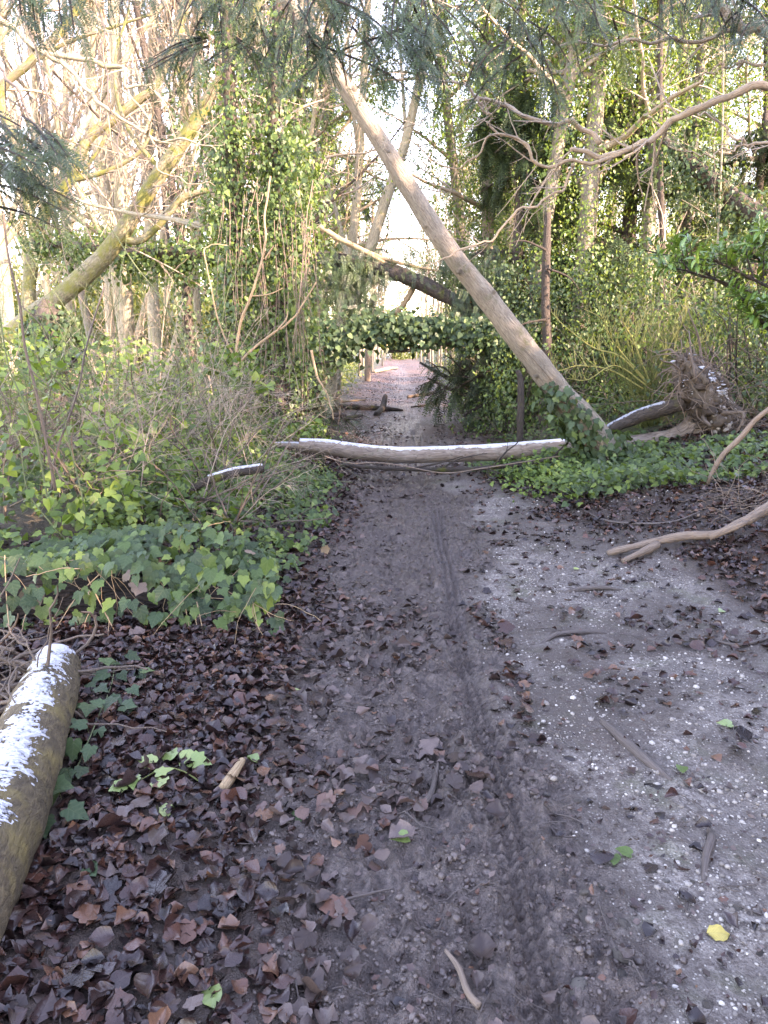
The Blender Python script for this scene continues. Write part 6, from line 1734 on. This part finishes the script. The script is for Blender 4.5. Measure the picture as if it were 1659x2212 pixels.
def yew_spray(label, lines, Y, group='yew sprays hanging into the top of the picture', wid=.22, step=.045):
    """a yew bough: an axis, drooping side shoots, and needles in two ranks on each"""
    t = thing('yew_spray', label, 'yew branch', P(*lines[0][0][0], Y), group)
    g = Geo(); pos, tip, nr, sc = [], [], [], []
    for pl, wl_ in lines:
        q, rr = spline(PL(pl, Y + R4.uniform(-.15, .15), Y + R4.uniform(-.35, .1)), np.linspace(.006, .002, len(pl)), 30)
        tubes(g, q, rr, 5, cap=False)
        L = np.linalg.norm(np.diff(q, axis=0), axis=1).sum()
        m = max(4, int(L / step)); u = np.linspace(.08, 1, m) * 28.99
        for j, uu in enumerate(u):
            k = int(uu); c = q[k] + (q[k + 1] - q[k]) * (uu - k); d = nrmz(q[k + 1] - q[k])
            sd = nrmz(np.cross(d, [0, 0, 1.0]) + R4.normal(0, .15, 3)) * (1 if j % 2 else -1)
            pos.append(c); tip.append(d * R4.uniform(.5, 1) + sd * R4.uniform(.5, 1.0) + [0, 0, -R4.uniform(.0, .55)]); nr.append(np.array([0, -.6, 1.0]) + R4.normal(0, .35, 3))
            sc.append(wl_ * R4.uniform(.6, 1.15) * (1.1 - .5 * uu / 29))
            if R4.random() < .5:
                pos.append(c); tip.append(d * .8 + R4.normal(0, .5, 3) + [0, 0, -.6]); nr.append(np.array([0, -.6, 1.0]) + R4.normal(0, .5, 3)); sc.append(wl_ * R4.uniform(.5, 1))
    g.build('stem', MT['brown'], t)
    g = Geo(); n = len(pos)
    scatter(g, T_SPRAY, np.array(pos), nrmz(np.array(tip)), nrmz(np.array(nr)), np.array(sc), R4.random(n), R4)
    stuff(g.build('needles', MT['yew'], t))
def fan(n, x0, x1, y0, y1, dx, len_, r=R4):
    out = []
    for k in range(n):
        a, b = r.uniform(x0, x1), r.uniform(y0, y1)
        l = len_ * r.uniform(.6, 1.2); sw = r.normal(0, .55)
        out.append(([(a, b), (a + dx * l * .5 + sw * l * .6, b + l * .35), (a + dx * l + sw * l, b + l * .8)], .18 * r.uniform(.7, 1.2)))
    return out
def rake(n, x0, y0, x1, y1, dx, dy, wl_, j=18):
    out = []
    for k in range(n):
        f = k / max(1, n - 1); a, b = x0 + (x1 - x0) * f + R4.normal(0, j), y0 + (y1 - y0) * f + R4.normal(0, j)
        m_ = R4.uniform(.6, 1.15)
        out.append(([(a, b), (a + dx * .5 * m_, b + dy * .35 * m_), (a + dx * m_, b + dy * m_)], wl_ * R4.uniform(.8, 1.2)))
    return out
yew_spray('dark yew spray hanging at the left edge below the middle of the bare branches', rake(12, -90, 230, -20, 420, 160, 60, .19) + rake(7, -20, 250, 90, 300, 80, 90, .17), 3.3)
yew_spray('dark yew spray in the top left corner', rake(9, -60, -60, 130, -50, 20, 110, .17), 3.2)
yew_spray('small yew spray hanging free left of the ivy tower top', rake(5, 450, 70, 430, 110, -120, 50, .15, 8) + rake(3, 420, 110, 400, 120, -15, 60, .13, 6), 3.8)
yew_spray('curtain of dark yew sprays at the top between ivy tower and leaning trunk', fan(30, 420, 720, -90, 90, -.15, 130), 3.9)
yew_spray('dense dark yew bough hanging right of the leaning trunk at the top', fan(38, 690, 940, -90, 100, .1, 130), 3.9)
yew_spray('yew bough with long sprays hanging at the top centre right', fan(30, 980, 1240, -80, 140, -.12, 140), 4.1)
yew_spray('yew sprays along the top edge towards the right corner', fan(26, 1240, 1659, -100, 40, .05, 110), 4.2)
yew_spray('thin yew sprays along the top edge above the sunlit bare trees', fan(10, 150, 420, -110, -40, .0, 90), 3.8)
# old snow lying at the far end of the path
for lab, a, b in (('patch of old snow on the left of the far end of the path', 805, 772), ('patch of old snow on the right of the far end of the path', 905, 769)):
    c = G(a, b, .02); g = Geo()
    V, F, U = stone_template(31, 3, .35, .03)
    k = 5.0; V = V * np.array([2.2, k, 1.0]) + c; V[:, 2] = np.maximum(V[:, 2], 0) * 0 + H(V[:, 0], V[:, 1]) + .03 + .02 * (U[:, 2] * 0)
    g.add(V, F); tag(g.build('snow_patch', MT['snow']), lab, 'snow')
